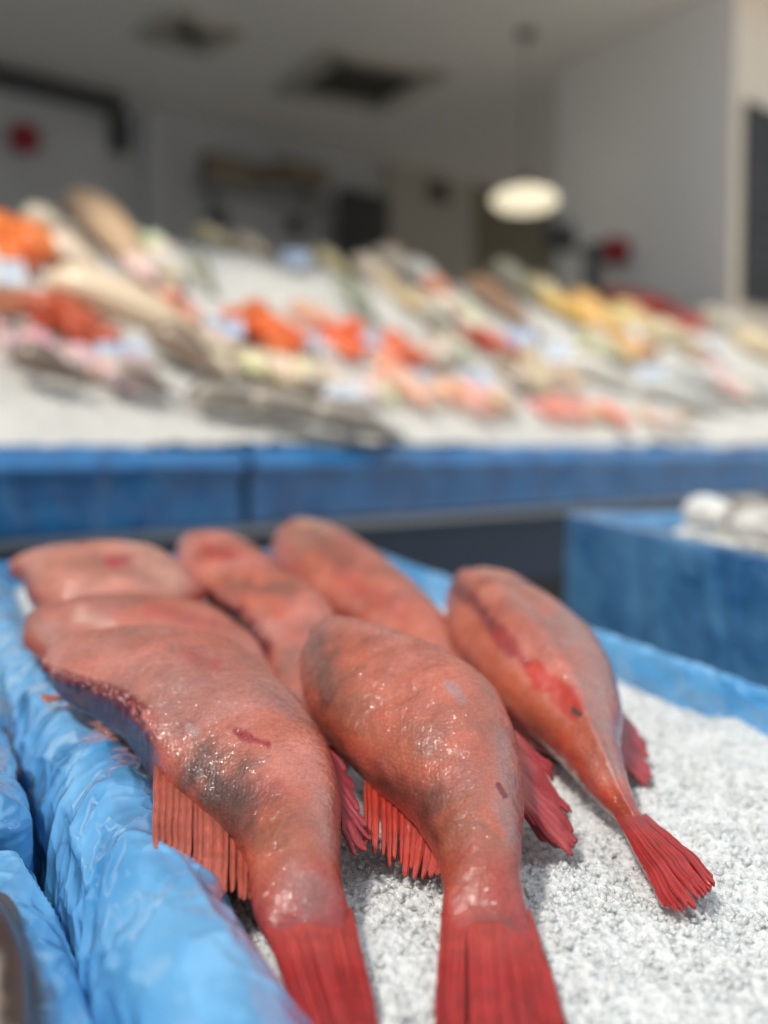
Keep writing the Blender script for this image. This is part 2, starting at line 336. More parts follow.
def fish_root(secs, label):
    s = secs[len(secs) // 2]; p = (P(s[0], s[1], s[2]) + P(s[3], s[4], s[5])) / 2
    return thing('redfish', label, 'fish', p, 'headless redfish laid on the ice in the foreground tray')

# A : left front
SA = [(44, 672, .036, 50, 656, .042, .010), (62, 690, .034, 82, 646, .046, .018), (94, 706, .030, 118, 642, .049, .023), (122, 724, .026, 155, 644, .049, .027),
      (146, 754, .018, 195, 652, .046, .033), (168, 788, .008, 240, 664, .042, .034), (196, 812, .002, 276, 690, .036, .033), (222, 834, -.003, 308, 720, .028, .031), (238, 852, -.005, 332, 762, .018, .027),
      (246, 868, -.006, 342, 810, .009, .022), (250, 892, -.009, 342, 858, 0., .018), (254, 912, -.012, 348, 896, -.008, .014), (264, 934, -.015, 352, 922, -.014, .0085), (277, 962, -.019, 359, 950, -.018, .0062), (293, 996, -.023, 366, 984, -.022, .0032), (312, 1030, -.027, 374, 1020, -.027, .001)]
rA = fish_root(SA, 'largest headless redfish at left with ragged belly cut, lying over the near blue rim')
redfish_body(rA, SA, 330, 230, 3, marks=[(204, 776, 232, 796, 44, C_DK, .8, 1.), (215, 800, 238, 835, 18, C_DK, .6, 1.), (236, 731, 250, 738, 5.5, (.36, .008, .014), 1, .25), (250, 738, 268, 744, 3.2, (.36, .008, .014), 1, .3), (90, 700, 120, 690, 18, C_DK, .35, 1.),
    (190, 655, 215, 662, 10, C_RD, .5, 1.), (190, 728, 196, 733, 4, C_GR, .8, .6), (322, 800, 335, 850, 16, C_GR, .45, 1.), (300, 880, 315, 900, 22, C_GR, .5, 1.)], cut_side=.27, tailred=.2, tail0=.76)
fin(rA, 'anal_fin', [(154, 752, .015), (182, 782, .009), (212, 806, .003), (240, 836, -.004), (256, 866, -.009)], [(152, 850, .010), (178, 870, .004), (212, 884, -.004), (238, 902, -.01), (250, 902, -.012)], 0, 0, 16, 5, .12, .22, gaps={6: .5, 11: .55, 14: .3}, colb=lin(158, 88, 70), col=lin(186, 86, 66), relief=.0009, thick=.0022, na=40)
fin(rA, 'dorsal_fin', [(325, 745, .02), (338, 790, .01), (342, 830, 0.)], [(352, 770, .012), (372, 835, -.005), (356, 862, -.012)], 0, 0, 7, 8, .3, .55, col=lin(150, 22, 38), colb=lin(170, 50, 55), relief=.0016)
fin(rA, 'tail_fin', [(262, 922, -.014), (306, 930, -.012), (350, 915, -.014)], [(316, 1072, -.026), (352, 1088, -.026), (390, 1074, -.026)], 0, 0, 18, 9, .08, .22, na=60, thick=.0042, relief=.0011, colb=lin(184, 56, 44))
fin(rA, 'pelvic_fin', [(70, 700, .02), (62, 697, .022)], [(42, 702, .01), (40, 693, .012)], 0, 0, 3, 2, .2, .3, col=lin(214, 120, 90), colb=lin(214, 120, 90))

# B : middle front
SB = [(300, 660, .042, 346, 628, .056, .020), (300, 680, .036, 398, 650, .056, .030), (304, 702, .030, 450, 674, .050, .036), (320, 726, .024, 494, 702, .042, .038),
      (342, 750, .018, 512, 732, .032, .037), (370, 776, .012, 521, 766, .022, .034), (402, 806, .006, 524, 800, .012, .030), (426, 836, .001, 523, 834, .004, .026), (438, 866, -.003, 521, 866, -.003, .021),
      (442, 896, -.008, 523, 896, -.009, .016), (441, 926, -.014, 529, 924, -.014, .0088), (439, 954, -.018, 537, 950, -.018, .0064), (438, 985, -.022, 546, 982, -.022, .0032), (437, 1020, -.027, 556, 1018, -.027, .001)]
rB = fish_root(SB, 'headless redfish in the centre, tail toward the bottom edge, red fin fanned at its right')
redfish_body(rB, SB, 330, 230, 17, marks=[(312, 645, 330, 690, 26, C_DK, .6, 1.), (385, 790, 425, 800, 24, C_DK, .6, 1.), (422, 818, 436, 838, 10, C_DK, .6, 1.), (345, 622, 400, 640, 12, C_PK, .6, 1.), (450, 685, 462, 700, 7, C_GR, .7, .8), (502, 740, 512, 840, 15, C_GR, .55, 1.),
    (470, 880, 480, 930, 30, C_TAN, .3, 1.), (498, 785, 505, 796, 3.5, C_DR, .8, .5), (480, 922, 510, 928, 9, C_DK, .25, 1.)], tailred=.2, tail0=.76)
fin(rB, 'anal_fin', [(364, 762, .010), (398, 788, .004), (430, 818, -.002), (450, 856, -.009)], [(364, 846, -.010), (396, 870, -.020), (418, 880, -.024), (442, 880, -.022)], 0, 0, 14, 12, .14, .2, gaps={3: .6, 6: .55, 10: .5}, colb=lin(150, 80, 64), col=lin(188, 56, 40), relief=.0014, thick=.0018, na=44)
fin(rB, 'dorsal_fin', [(510, 728, .022), (515, 760, .014), (517, 792, .004), (517, 806, 0.)], [(552, 768, 0.), (574, 818, -.014), (576, 858, -.024), (540, 842, -.022)], 0, 0, 14, 14, .14, .34, col=lin(168, 36, 44), colb=lin(186, 84, 76), relief=.0011)
fin(rB, 'tail_fin', [(442, 920, -.014), (488, 930, -.012), (528, 916, -.014)], [(430, 1074, -.027), (500, 1096, -.027), (584, 1078, -.027)], 0, 0, 20, 15, .06, .45, na=60, thick=.0042, relief=.0011, colb=lin(184, 56, 44))

# C : right, leaning on its belly with its back up
SCF = [(444, 604, .045, 474, 584, .050, .022), (447, 626, .040, 516, 592, .050, .032), (457, 650, .034, 556, 618, .044, .037), (477, 676, .027, 592, 648, .036, .037), (506, 700, .020, 612, 680, .026, .034),
       (535, 726, .012, 621, 712, .016, .029), (560, 752, .004, 622, 742, .008, .024), (582, 780, -.003, 626, 770, 0., .019), (599, 801, -.010, 634, 796, -.008, .014), (615, 818, -.015, 645, 820, -.015, .010), (628, 838, -.019, 658, 834, -.019, .0058), (643, 862, -.023, 674, 850, -.023, .003), (660, 888, -.027, 690, 868, -.027, .001)]
rC = fish_root(SCF, 'headless redfish at right propped back up, with a dark red stripe along its back')
redfish_body(rC, SCF, 280, 180, 41, marks=[(470, 640, 560, 745, 34, lin(196, 92, 58), .7, 1.), (560, 745, 605, 800, 14, C_ORF, .5, 1.), (450, 584, 472, 600, 11, C_DR, .9, .8), (472, 600, 500, 636, 10, C_DR, .95, .8), (500, 636, 536, 670, 11, lin(160, 26, 20), .95, .7), (536, 670, 572, 706, 12, lin(196, 52, 28), .95, .4),
    (570, 620, 610, 690, 26, C_GR, .6, 1.), (600, 700, 616, 770, 14, C_GR, .75, 1.), (520, 600, 560, 640, 20, C_GR, .35, 1.), (573, 710, 580, 714, 3, C_DK, .8, .5), (447, 640, 470, 665, 10, C_DR, .4, 1.)], ridge=(-.25, .16), pw=.95, bias=.0, tailred=.3, tail0=.82)
fin(rC, 'anal_fin', [(621, 712, .0), (622, 735, -.004), (619, 762, -.012)], [(636, 730, -.010), (652, 762, -.018), (648, 792, -.028)], 0, 0, 6, 22, .1, .3, col=lin(180, 50, 50), colb=lin(180, 60, 60))
fin(rC, 'tail_fin', [(615, 816, -.014), (630, 822, -.012), (645, 818, -.014)], [(668, 918, -.026), (690, 914, -.024), (712, 898, -.022), (717, 878, -.020)], 0, 0, 13, 25, .10, .4, na=54, thick=.003, relief=.0010, colb=lin(178, 50, 42))

# D : under C
SD = [(466, 652, .006, 520, 640, .006, .020), (474, 678, .002, 545, 662, .002, .024), (488, 702, -.003, 572, 686, -.003, .023), (508, 726, -.008, 592, 708, -.008, .018), (536, 746, -.014, 596, 730, -.014, .012), (560, 760, -.020, 596, 746, -.02, .007)]
rD = fish_root(SD, 'redfish mostly hidden beneath the propped up fish, grey belly and red fin edge showing')
redfish_body(rD, SD, 90, 60, 57, base=lin(150, 110, 112), marks=[(505, 670, 540, 715, 20, C_PUR, .5, 1.)])
fin(rD, 'anal_fin', [(490, 694, -.002), (516, 722, -.008), (546, 746, -.014)], [(500, 716, -.014), (528, 742, -.022), (562, 764, -.026)], 0, 0, 7, 23, .2, .3, col=lin(170, 34, 34), na=12)

# E..I : pile at the back
def back_fish(secs, label, seed, **kw):
    kw.setdefault('tailred', .15); r = fish_root(secs, label); redfish_body(r, secs, 110, 70, seed, **kw); return r
SE = [(268, 556, .040, 300, 533, .052, .026), (274, 572, .036, 334, 540, .052, .034), (294, 590, .032, 364, 556, .048, .036), (322, 606, .026, 394, 578, .042, .034), (352, 626, .020, 424, 602, .034, .030), (386, 648, .014, 448, 628, .026, .026), (420, 676, .006, 470, 660, .014, .02), (446, 700, .0, 482, 690, .006, .014), (468, 728, -.008, 492, 722, -.006, .008)]
rE = back_fish(SE, 'redfish behind the centre one, running back to the dark counter, pale rounded cut end', 71, marks=[(280, 545, 300, 570, 12, C_RD, .5, 1.), (320, 540, 350, 565, 16, C_DK, .4, 1.), (345, 580, 400, 610, 14, C_RD, .4, 1.), (300, 520, 330, 526, 6, lin(225, 190, 165), .6, 1.)])
fin(rE, 'tail_fin', [(464, 722, -.008), (492, 718, -.008)], [(480, 770, -.024), (516, 766, -.024)], 0, 0, 7, 31, .1, .3, na=16)
SF = [(194, 592, .036, 214, 580, .046, .016), (214, 606, .030, 262, 582, .048, .024), (234, 619, .026, 302, 590, .046, .027), (252, 641, .018, 326, 608, .036, .026), (266, 660, .012, 338, 628, .024, .022), (272, 692, .006, 345, 652, .012, .018), (288, 730, -.002, 352, 684, 0., .013), (312, 775, -.014, 360, 750, -.010, .014)]
rF = back_fish(SF, 'narrow redfish bending down between the left and centre fish, dark red belly cut', 83, cut_side=.6, marks=[(230, 585, 290, 590, 12, C_DK, .45, 1.), (275, 610, 300, 640, 12, C_ORF, .3, 1.)], base=lin(198, 104, 78))
SG = [(174, 560, .040, 198, 545, .050, .022), (182, 578, .034, 240, 550, .050, .030), (204, 594, .028, 270, 568, .044, .030), (234, 608, .020, 292, 588, .034, .024), (262, 626, .010, 308, 610, .020, .018)]
rG = back_fish(SG, 'short redfish piece at the back between the pale one and the rounded one', 97, marks=[(205, 550, 235, 556, 7, lin(180, 40, 36), .7, 1.)], base=lin(206, 112, 96))
SH = [(24, 584, .036, 28, 568, .050, .022), (30, 602, .034, 80, 566, .052, .032), (62, 616, .032, 128, 564, .052, .036), (110, 622, .028, 158, 566, .050, .034), (150, 624, .022, 182, 580, .042, .028), (184, 626, .012, 202, 602, .026, .020)]
rH = back_fish(SH, 'pale pink redfish at far left back corner with a red gash on top', 103, marks=[(108, 562, 146, 556, 7, lin(178, 30, 38), .9, .7), (140, 550, 170, 580, 20, lin(226, 170, 150), .6, 1.), (20, 570, 30, 600, 10, C_DR, .4, 1.)], base=lin(214, 142, 124))
SI = [(22, 640, .030, 30, 622, .038, .014), (38, 656, .022, 82, 612, .042, .024), (62, 676, .014, 155, 608, .040, .028), (104, 690, .006, 214, 618, .034, .027), (152, 704, 0., 250, 640, .024, .023), (200, 722, -.008, 272, 668, .012, .018), (240, 744, -.014, 290, 702, .0, .013), (272, 770, -.02, 298, 750, -.016, .008)]
rI = back_fish(SI, 'redfish tucked behind the largest one, its blunt end over the left blue rim', 113, marks=[(25, 620, 60, 640, 16, lin(150, 100, 92), .5, 1.), (150, 610, 215, 622, 8, C_RD, .5, 1.), (80, 615, 110, 630, 10, lin(226, 180, 165), .6, 1.)])

# ------------------------------------------------------------------ ice in the tray
def ice_h(u, v):
    p = np.stack([u, v, u * 0], -1)
    return -.034 + .006 * vn(p * 9, 1) + .004 * fbm(p * 30, 2, 4) + .012 * sst(.60, .66, v) * 0
nu_, nv_ = 1000, 430
uu = np.linspace(.2, 1.46, nu_); vv = np.linspace(.11, .655, nv_); UU, VV = np.meshgrid(uu, vv, indexing='ij')
pp = np.stack([UU, VV, UU * 0], -1); f1, f2, idv = cell(pp * 210 + vn(pp * 120)[..., None], 3); e1, e2, idw = cell(pp * 430, 13)
hh = ice_h(UU, VV) + .0024 * (idv - .5) + .0018 * (.6 - f1) + .0011 * (idw - .5) + .0008 * (.6 - e1)
pos = CAMP + U * UU[..., None] + V * VV[..., None] + np.array([0, 0, 1.]) * (-HR + SL * UU + hh)[..., None]
ib = mesh('crushed_ice', pos.reshape(-1, 3), grid_faces(nu_, nv_), M_ICEB, None, True)
ib['kind'] = 'stuff'; tag(ib, 'bed of crushed white ice filling the foreground blue lined tray', 'ice')
def chips(name, cen, size, m, parent=None):
    n = len(cen); base = np.array([(-1, -1, -1), (1, -1, -1), (1, 1, -1), (-1, 1, -1), (-1, -1, 1), (1, -1, 1), (1, 1, 1), (-1, 1, 1)], float) * .5
    v = base[None] * (1 + .5 * (RS.rand(n, 8, 3) - .5)) * np.stack([.6 + .9 * RS.rand(n), .5 + .7 * RS.rand(n), .35 + .6 * RS.rand(n)], -1)[:, None]
    q = RS.randn(n, 4); q /= np.linalg.norm(q, axis=1)[:, None]; a, b, c, d = q.T
    Rm = np.stack([1 - 2 * (c * c + d * d), 2 * (b * c - d * a), 2 * (b * d + c * a), 2 * (b * c + d * a), 1 - 2 * (b * b + d * d), 2 * (c * d - b * a), 2 * (b * d - c * a), 2 * (c * d + b * a), 1 - 2 * (b * b + c * c)], -1).reshape(n, 3, 3)
    v = np.einsum('nij,nkj->nki', Rm, v) * size[:, None, None] + cen[:, None]
    fb = np.array([(0, 3, 2, 1), (4, 5, 6, 7), (0, 1, 5, 4), (1, 2, 6, 5), (2, 3, 7, 6), (3, 0, 4, 7)])
    f = (fb[None] + (np.arange(n) * 8)[:, None, None]).reshape(-1, 4)
    return mesh(name, v.reshape(-1, 3), f, m, parent, True)
n = 22000; cu = .3 + 1.15 * RS.rand(n) ** 1.35; cv = .16 + .49 * RS.rand(n)
sz = .0011 + .0030 * RS.rand(n) ** 3.2
hh = ice_h(cu, cv) + .0018 * RS.rand(n)
cen = CAMP + U * cu[:, None] + V * cv[:, None] + np.array([0, 0, 1.]) * (-HR + SL * cu + hh)[:, None]
ic = chips('loose_ice_chips', cen, sz, M_ICEC); ic['kind'] = 'stuff'; tag(ic, 'loose glassy ice chips scattered over the foreground ice bed', 'ice')

# ------------------------------------------------------------------ foreground tray
NP_ = 110
def frame_sweep(prof, u0, u1, nu, wr, sc=1., s=0, vshift=None):
    """prof: list of (v,h) swept along U; returns verts, faces; film wrinkles along the normal"""
    pr = catmull(prof, NP_); us = np.linspace(u0, u1, nu)
    tz = np.gradient(pr, axis=0); nn = unit(np.stack([-tz[:, 1], tz[:, 0]], 1))
    UUm = np.broadcast_to(us[:, None], (nu, NP_)); vvm = np.broadcast_to(pr[None, :, 0], (nu, NP_)); hm = np.broadcast_to(pr[None, :, 1], (nu, NP_))
    q = np.stack([vvm, UUm, hm], -1)
    w = wrinkle(q + np.array([s, 0, 0]), wr, sc, int(s * 10))
    sh = vshift(us)[:, None] if vshift else 0
    vv2 = vvm + nn[None, :, 0] * w + sh; h2 = hm + nn[None, :, 1] * w
    pos = CAMP + U * UUm[..., None] + V * vv2[..., None] + np.array([0, 0, 1.]) * (-HR + SL * UUm + h2)[..., None]
    return pos.reshape(-1, 3), grid_faces(nu, NP_)
tray = thing('fish_tray', 'long blue film lined tray of crushed ice holding the redfish in the foreground', 'tray', cr(.8, .4, -.12))
pl = [(.094, -.13), (.095, -.09), (.097, -.05), (.101, -.024), (.112, -.004), (.130, .006), (.148, .002), (.162, -.012), (.170, -.040), (.176, -.10)]
v, f = frame_sweep(pl, .12, 1.5, 1000, .0028, 1., 0, lambda u: .006 * np.sin(u * 9 + 1)); mesh('near_rim_wrap', v, f, M_FILM, tray)['label'] = 'fat crinkled blue film roll along the left rim'
pr_ = [(.640, -.13), (.648, -.08), (.651, -.03), (.654, -.006), (.660, .003), (.668, .001), (.674, -.010), (.678, -.04), (.682, -.13)]
v, f = frame_sweep(pr_, .12, 1.5, 500, .0016, 1.3, 4); mesh('far_rim_wrap', v, f, M_FILM, tray)['label'] = 'thin light blue film wall along the right rim'
box('end_wall', cr(1.49, .38, -.065), V * .31, U * .012, np.array([0, 0, .062]), M_FILM, tray, .006)
box('end_wall', cr(.13, .38, -.075), V * .31, U * .012, np.array([0, 0, .055]), M_FILM, tray, .006)
box('tray_bottom', cr(.81, .38, -.135), V * .30, (U + np.array([0, 0, SL])) * .69, np.array([0, 0, .008]), M_FILM, tray, .003)
tab = thing('display_table', 'dark wooden slanted table under the foreground trays', 'table', cr(.7, .2, -1.))
box('table_top', cr(.8, .13, -.170), V * .56, (U + np.array([0, 0, SL])) * .80, np.array([0, 0, .024]), M_WOOD, tab, .004)
for a, b in ((.1, -.38), (.1, .62), (1.5, -.38), (1.5, .62)):
    top = cr(a, b, -.19); zc = top[2] / 2; box('leg', (top[0], top[1], zc), V * .03, U * .03, (0, 0, zc), M_WOOD, tab, .003)

# neighbouring tray at lower left
ltray = thing('fish_tray', 'neighbouring blue film tray in the lower left corner, only its crinkled rim in view', 'tray', cr(.5, -.1, -.12))
pl2 = [(-.10, -.155), (-.098, -.12), (-.075, -.075), (-.045, -.040), (-.012, -.022), (.025, -.016), (.060, -.018), (.082, -.030), (.090, -.060), (.091, -.15)]
v, f = frame_sweep(pl2, .12, .62, 380, .0028, .9, 2); mesh('rim_wrap', v, f, M_FILM, ltray)
box('tray_floor', cr(.35, -.28, -.135), V * .19, (U + np.array([0, 0, SL])) * .24, np.array([0, 0, .008]), M_FILM, ltray, .003)

def wrapped_box(name, u, v0, h0, su, sv, sh, r, m, amp=.0025, sc=1., s=0, parent=None, res=110):
    """rounded box in tray space with crinkled film"""
    V_, F_ = [], []; n_ = res; off = 0
    g = np.linspace(-1, 1, n_)
    for ax in range(3):
        for sg in (-1, 1):
            A, B = np.meshgrid(g, g, indexing='ij'); p = np.zeros((n_, n_, 3)); p[..., ax] = sg; p[..., (ax + 1) % 3] = A; p[..., (ax + 2) % 3] = B
            q = p * np.array([su, sv, sh]); inner = np.array([su, sv, sh]) - r; cl = np.clip(q, -inner, inner); d = q - cl; nn = unit(d + 1e-9 * p); q = cl + nn * r
            q = q + nn * wrinkle((q + np.array([u, v0, h0]))[..., [1, 0, 2]] + s, amp, sc, int(s))[..., None]
            pos = CAMP + U * (u + q[..., :1]) + V * (v0 + q[..., 1:2]) + np.array([0, 0, 1.]) * (-HR + SL * (u + q[..., :1]) + h0 + q[..., 2:3])
            V_.append(pos.reshape(-1, 3)); ff = grid_faces(n_, n_, off=off)
            F_ += ff if sg > 0 else [list(reversed(z)) for z in ff]; off += n_ * n_
    o = mesh(name, np.concatenate(V_), F_, m, parent)
    w = o.modifiers.new('weld', 'WELD'); w.merge_threshold = .0003
    return o
wb = wrapped_box('wrapped_box', .765, -.055, -.078, .128, .146, .078, .022, M_FILM, .0026, .9, 6)
tag(wb, 'box wrapped in shiny blue film at the left edge, beside the fat rim roll', 'box')

# flatfish in the corner tray: brown with fringed fin
ff_ = thing('flatfish', 'dark brown flatfish with pale frilled edge in the bottom left corner', 'fish', P(5, 1000, -.05))
SFL = [(-140, 930, -.004, -20, 890, -.004, .008), (-150, 960, -.004, 8, 915, -.004, .012), (-150, 1000, -.004, 26, 955, -.004, .013), (-150, 1040, -.004, 32, 1000, -.004, .013), (-140, 1080, -.004, 32, 1050, -.004, .012), (-110, 1120, -.004, 20, 1100, -.004, .008)]
def flat_body(root, secs):
    nu, nv = 120, 60
    L = catmull([P(*s[:3]) for s in secs], nu); R = catmull([P(*s[3:6]) for s in secs], nu); T = catmull([s[6] for s in secs], nu)
    C = (L + R) / 2; w = (R - L) / 2; th = np.linspace(0, 2 * math.pi, nv, endpoint=False)
    pos = C[:, None] + w[:, None] * np.cos(th)[None, :, None] + CN * (np.sin(th)[None, :] * T[:, None])[..., None]
    q = pos.reshape(-1, 3); a = fbm(q * 40, 4, 5); col = mixc(np.tile(np.array(lin(60, 42, 34)), (len(q), 1)), np.array(lin(150, 128, 110)), sst(.2, .7, a)); 
    px, py = proj(q); col = mixc(col, np.array(lin(205, 195, 180)), .8 * (1 - sst(-8, 4, px + 8 * a)) * sst(940, 980, py))
    return mesh('body', q, grid_faces(nu, nv, True), M_TINT, root, True, None, col)
flat_body(ff_, SFL)
fin(ff_, 'fringe_fin', [(-12, 892, -.004), (10, 918, -.004), (26, 958, -.004), (32, 1000, -.004), (30, 1060, -.004)], [(2, 900, -.010), (24, 920, -.010), (37, 955, -.012), (43, 1000, -.012), (42, 1065, -.012)], 0, 0, 26, 44, .1, .4, col=lin(96, 80, 70), colb=lin(52, 36, 28), na=14)

# ------------------------------------------------------------------ blue tub at the right
tubc = np.array([.34, 1.12]); 
def tub_pt(px, py, z): return hit(px, py, (0, 0, z), (0, 0, 1))
zt = CZ - .112
a0 = tub_pt(580, 514, zt); a1 = tub_pt(775, 556, zt); e1 = a1 - a0; e1 /= np.linalg.norm(e1); e2 = np.array([-e1[1], e1[0], 0]); 
if e2[0] < 0: e2 = -e2
tub = thing('fish_tub', 'tall blue tub with whitish fish on top, at right beyond the tray', 'tub', (*(a0 + e1 * .4 + e2 * .3)[:2], 0))
def wall_wrap(p0, p1, nrm, name, hgt, thick=.035):
    ln = np.linalg.norm(p1 - p0); d = (p1 - p0) / ln; prof = catmull([(-thick * .5, -hgt), (-thick * .52, -hgt * .5), (-thick * .5, -.05), (-thick * .38, -.012), (0, 0), (thick * .4, -.012), (thick * .5, -.05), (thick * .5, -.3)], 60)
    nu = 160; us = np.linspace(-.01, ln + .01, nu); A, B = np.meshgrid(us, np.arange(60), indexing='ij')
    o_ = prof[:, 0][B]; h_ = prof[:, 1][B]; w = wrinkle(np.stack([A, h_, o_], -1) + len(name), .0035, .22, 7)
    q = p0 + d * A[..., None] + nrm * (o_ - w * .8)[..., None] + np.array([0, 0, 1.]) * (h_ + w * .4)[..., None]
    return mesh(name, q.reshape(-1, 3), grid_faces(nu, 60), M_TUB, tub)
a2 = a1 + e1 * .15; b0 = a0 + e2 * .42; b2 = a2 + e2 * .42
wall_wrap(a0, a2, e2, 'side_wall', zt - .0); wall_wrap(b0, b2, -e2, 'side_wall', zt); wall_wrap(a0, b0, e1, 'end_wall', zt); wall_wrap(a2, b2, -e1, 'end_wall', zt)
v_, f_ = box_vf((a0 + b2) / 2 + np.array([0, 0, -.10]), e1 * np.linalg.norm(a2 - a0) / 2, e2 * .21, (0, 0, .03)); 
g1, g2 = np.meshgrid(np.linspace(.02, np.linalg.norm(a2 - a0) - .02, 90), np.linspace(.02, .40, 60), indexing='ij')
q = a0 + e1 * g1[..., None] + e2 * g2[..., None]; q[..., 2] += -.035 + .012 * fbm(q * 18, 3, 2) + .006 * cell(q * 90, 3)[2]
ti = mesh('tub_ice', q.reshape(-1, 3), grid_faces(90, 60), M_ICED, None, False); ti['kind'] = 'stuff'; tag(ti, 'crushed ice filling the blue tub at right', 'ice')

# ------------------------------------------------------------------ counter
ct = thing('display_counter', 'long fishmonger counter with blue film wrapped front, full of seafood on ice', 'counter', (*(dk(1.5, .6)[:2]), 0))
def front_wrap(t0, t1, name, s, mat=M_FILMD, bulge=0.):
    prof = catmull([(.10, .006), (.03, .012), (.0 - bulge, .004), (-.020 - bulge, -.012), (-.034 - bulge, -.028), (-.031 - bulge, -.038), (-.016 - bulge, -.044), (-.014 - bulge, -.08), (-.014 - bulge, -.13), (-.010, -.146), (.01, -.146)], 60)
    nu = int((t1 - t0) * 110); A, B = np.meshgrid(np.linspace(t0, t1, nu), np.arange(60), indexing='ij')
    w_ = prof[:, 0][B]; h_ = prof[:, 1][B]; wr = wrinkle(np.stack([A, h_ * .6, w_], -1) + s, .004, .42, int(s)); ripple = sst(.0, -.02, w_) * .004 * fbm(np.stack([A * 7, h_ * 2, w_ * 0], -1), 2, int(s) + 4)
    q = CAMP + D0 + DD * A[..., None] + DN * (w_ - wr * .8 - ripple)[..., None] + np.array([0, 0, 1.]) * (LIP + h_ + wr * .35)[..., None]
    return mesh(name, q.reshape(-1, 3), grid_faces(nu, 60), mat, ct)
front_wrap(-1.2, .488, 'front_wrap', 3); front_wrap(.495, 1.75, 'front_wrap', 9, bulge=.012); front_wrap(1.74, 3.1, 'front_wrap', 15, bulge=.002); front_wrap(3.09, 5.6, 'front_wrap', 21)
Z3 = np.array([0, 0, 1.])
def cbox(name, t0, t1, w0, w1, z0, z1, m, bev=.003): return box(name, CAMP + D0 + DD * (t0 + t1) / 2 + DN * (w0 + w1) / 2 + Z3 * (z0 + z1) / 2, DD * (t1 - t0) / 2, DN * (w1 - w0) / 2, Z3 * (z1 - z0) / 2, m, ct, bev)
cbox('steel_ledge', -1.2, 5.6, -.012, .05, LIP - .166, LIP - .148, M_STEEL)
cbox('base_panel', -1.2, 5.6, .03, .06, LIP - .34, LIP - .166, M_DARKST)
cbox('plinth', -1.2, 5.6, .25, .30, -CZ + .01, LIP - .34, M_BLACK)
vs, fs = [], []
for (t, sgn) in ((-1.2, -1), (5.6, 1)):
    o_ = len(vs); pts = [(0.0, -.16), (0., .0), (1.3, DS * 1.3), (1.3, -.16)]
    for k in (0, 1):
        for w, z in pts: vs.append(CAMP + D0 + DD * (t - sgn * .02 * k) + DN * w + Z3 * (LIP + z - .01))
    fs = [[0, 1, 2, 3], [7, 6, 5, 4]] + [[i, 4 + i, 4 + (i + 1) % 4, (i + 1) % 4] for i in range(4)]
    mesh('side_panel', vs[o_:], fs, M_DARKST, ct, False)
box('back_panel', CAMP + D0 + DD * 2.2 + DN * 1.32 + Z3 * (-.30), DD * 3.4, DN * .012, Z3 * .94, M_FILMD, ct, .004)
# deck ice
nt, nw = 900, 180; A, B = np.meshgrid(np.linspace(-1.18, 5.58, nt), np.linspace(.0, 1.3, nw), indexing='ij')
pq = np.stack([A, B, A * 0], -1); h_ = .012 * fbm(pq * 5, 3, 6) + .008 * cell(pq * 70, 8)[2] + .006
q = CAMP + D0 + DD * A[..., None] + DN * B[..., None] + Z3 * (LIP + DS * B + h_)[..., None]
di = mesh('display_ice', q.reshape(-1, 3), grid_faces(nt, nw), M_ICED, None, False); di['kind'] = 'stuff'; tag(di, 'sloping bank of white crushed ice on the long counter', 'ice')

# ------------------------------------------------------------------ seafood on the long counter
def axisframe(x0, y0, x1, y1, h):
    a = DP(x0, y0, h); b = DP(x1, y1, h); d = b - a; ln = np.linalg.norm(d); d /= ln; s_ = unit(np.cross(DKN, d)); return a, b, d, s_, ln
def pxm(x, y, n_): return n_ * np.dot(DP(x, y) - CAMP, [0, math.cos(PITCH), -math.sin(PITCH)]) / F
def tube_body(a, d, s_, up, ln, prof, nv=20, cols=None, seed=0, bend=0., nseg=0):
    """prof rows: position 0..1, half width, half thickness"""
    pr = catmull(prof, 34); th = np.linspace(0, 2 * math.pi, nv, endpoint=False)
    c = a + d * (pr[:, :1] * ln) + s_ * (bend * np.sin(pr[:, :1] * math.pi)) ; c = c + up * pr[:, 2:3] * .9
    pos = c[:, None] + s_ * (np.cos(th)[None] * pr[:, 1:2])[..., None] + up * (np.sin(th)[None] * pr[:, 2:3])[..., None]
    q = pos.reshape(-1, 3); q = q + up * (.03 * pr[:, 2].mean() * fbm(q * 60, 2, seed))[:, None]
    top = np.tile(np.sin(th), 34); side = np.tile(np.cos(th), 34); n_ = fbm(q * 45, 3, seed)
    return q, side, top, n_
NF = [0]
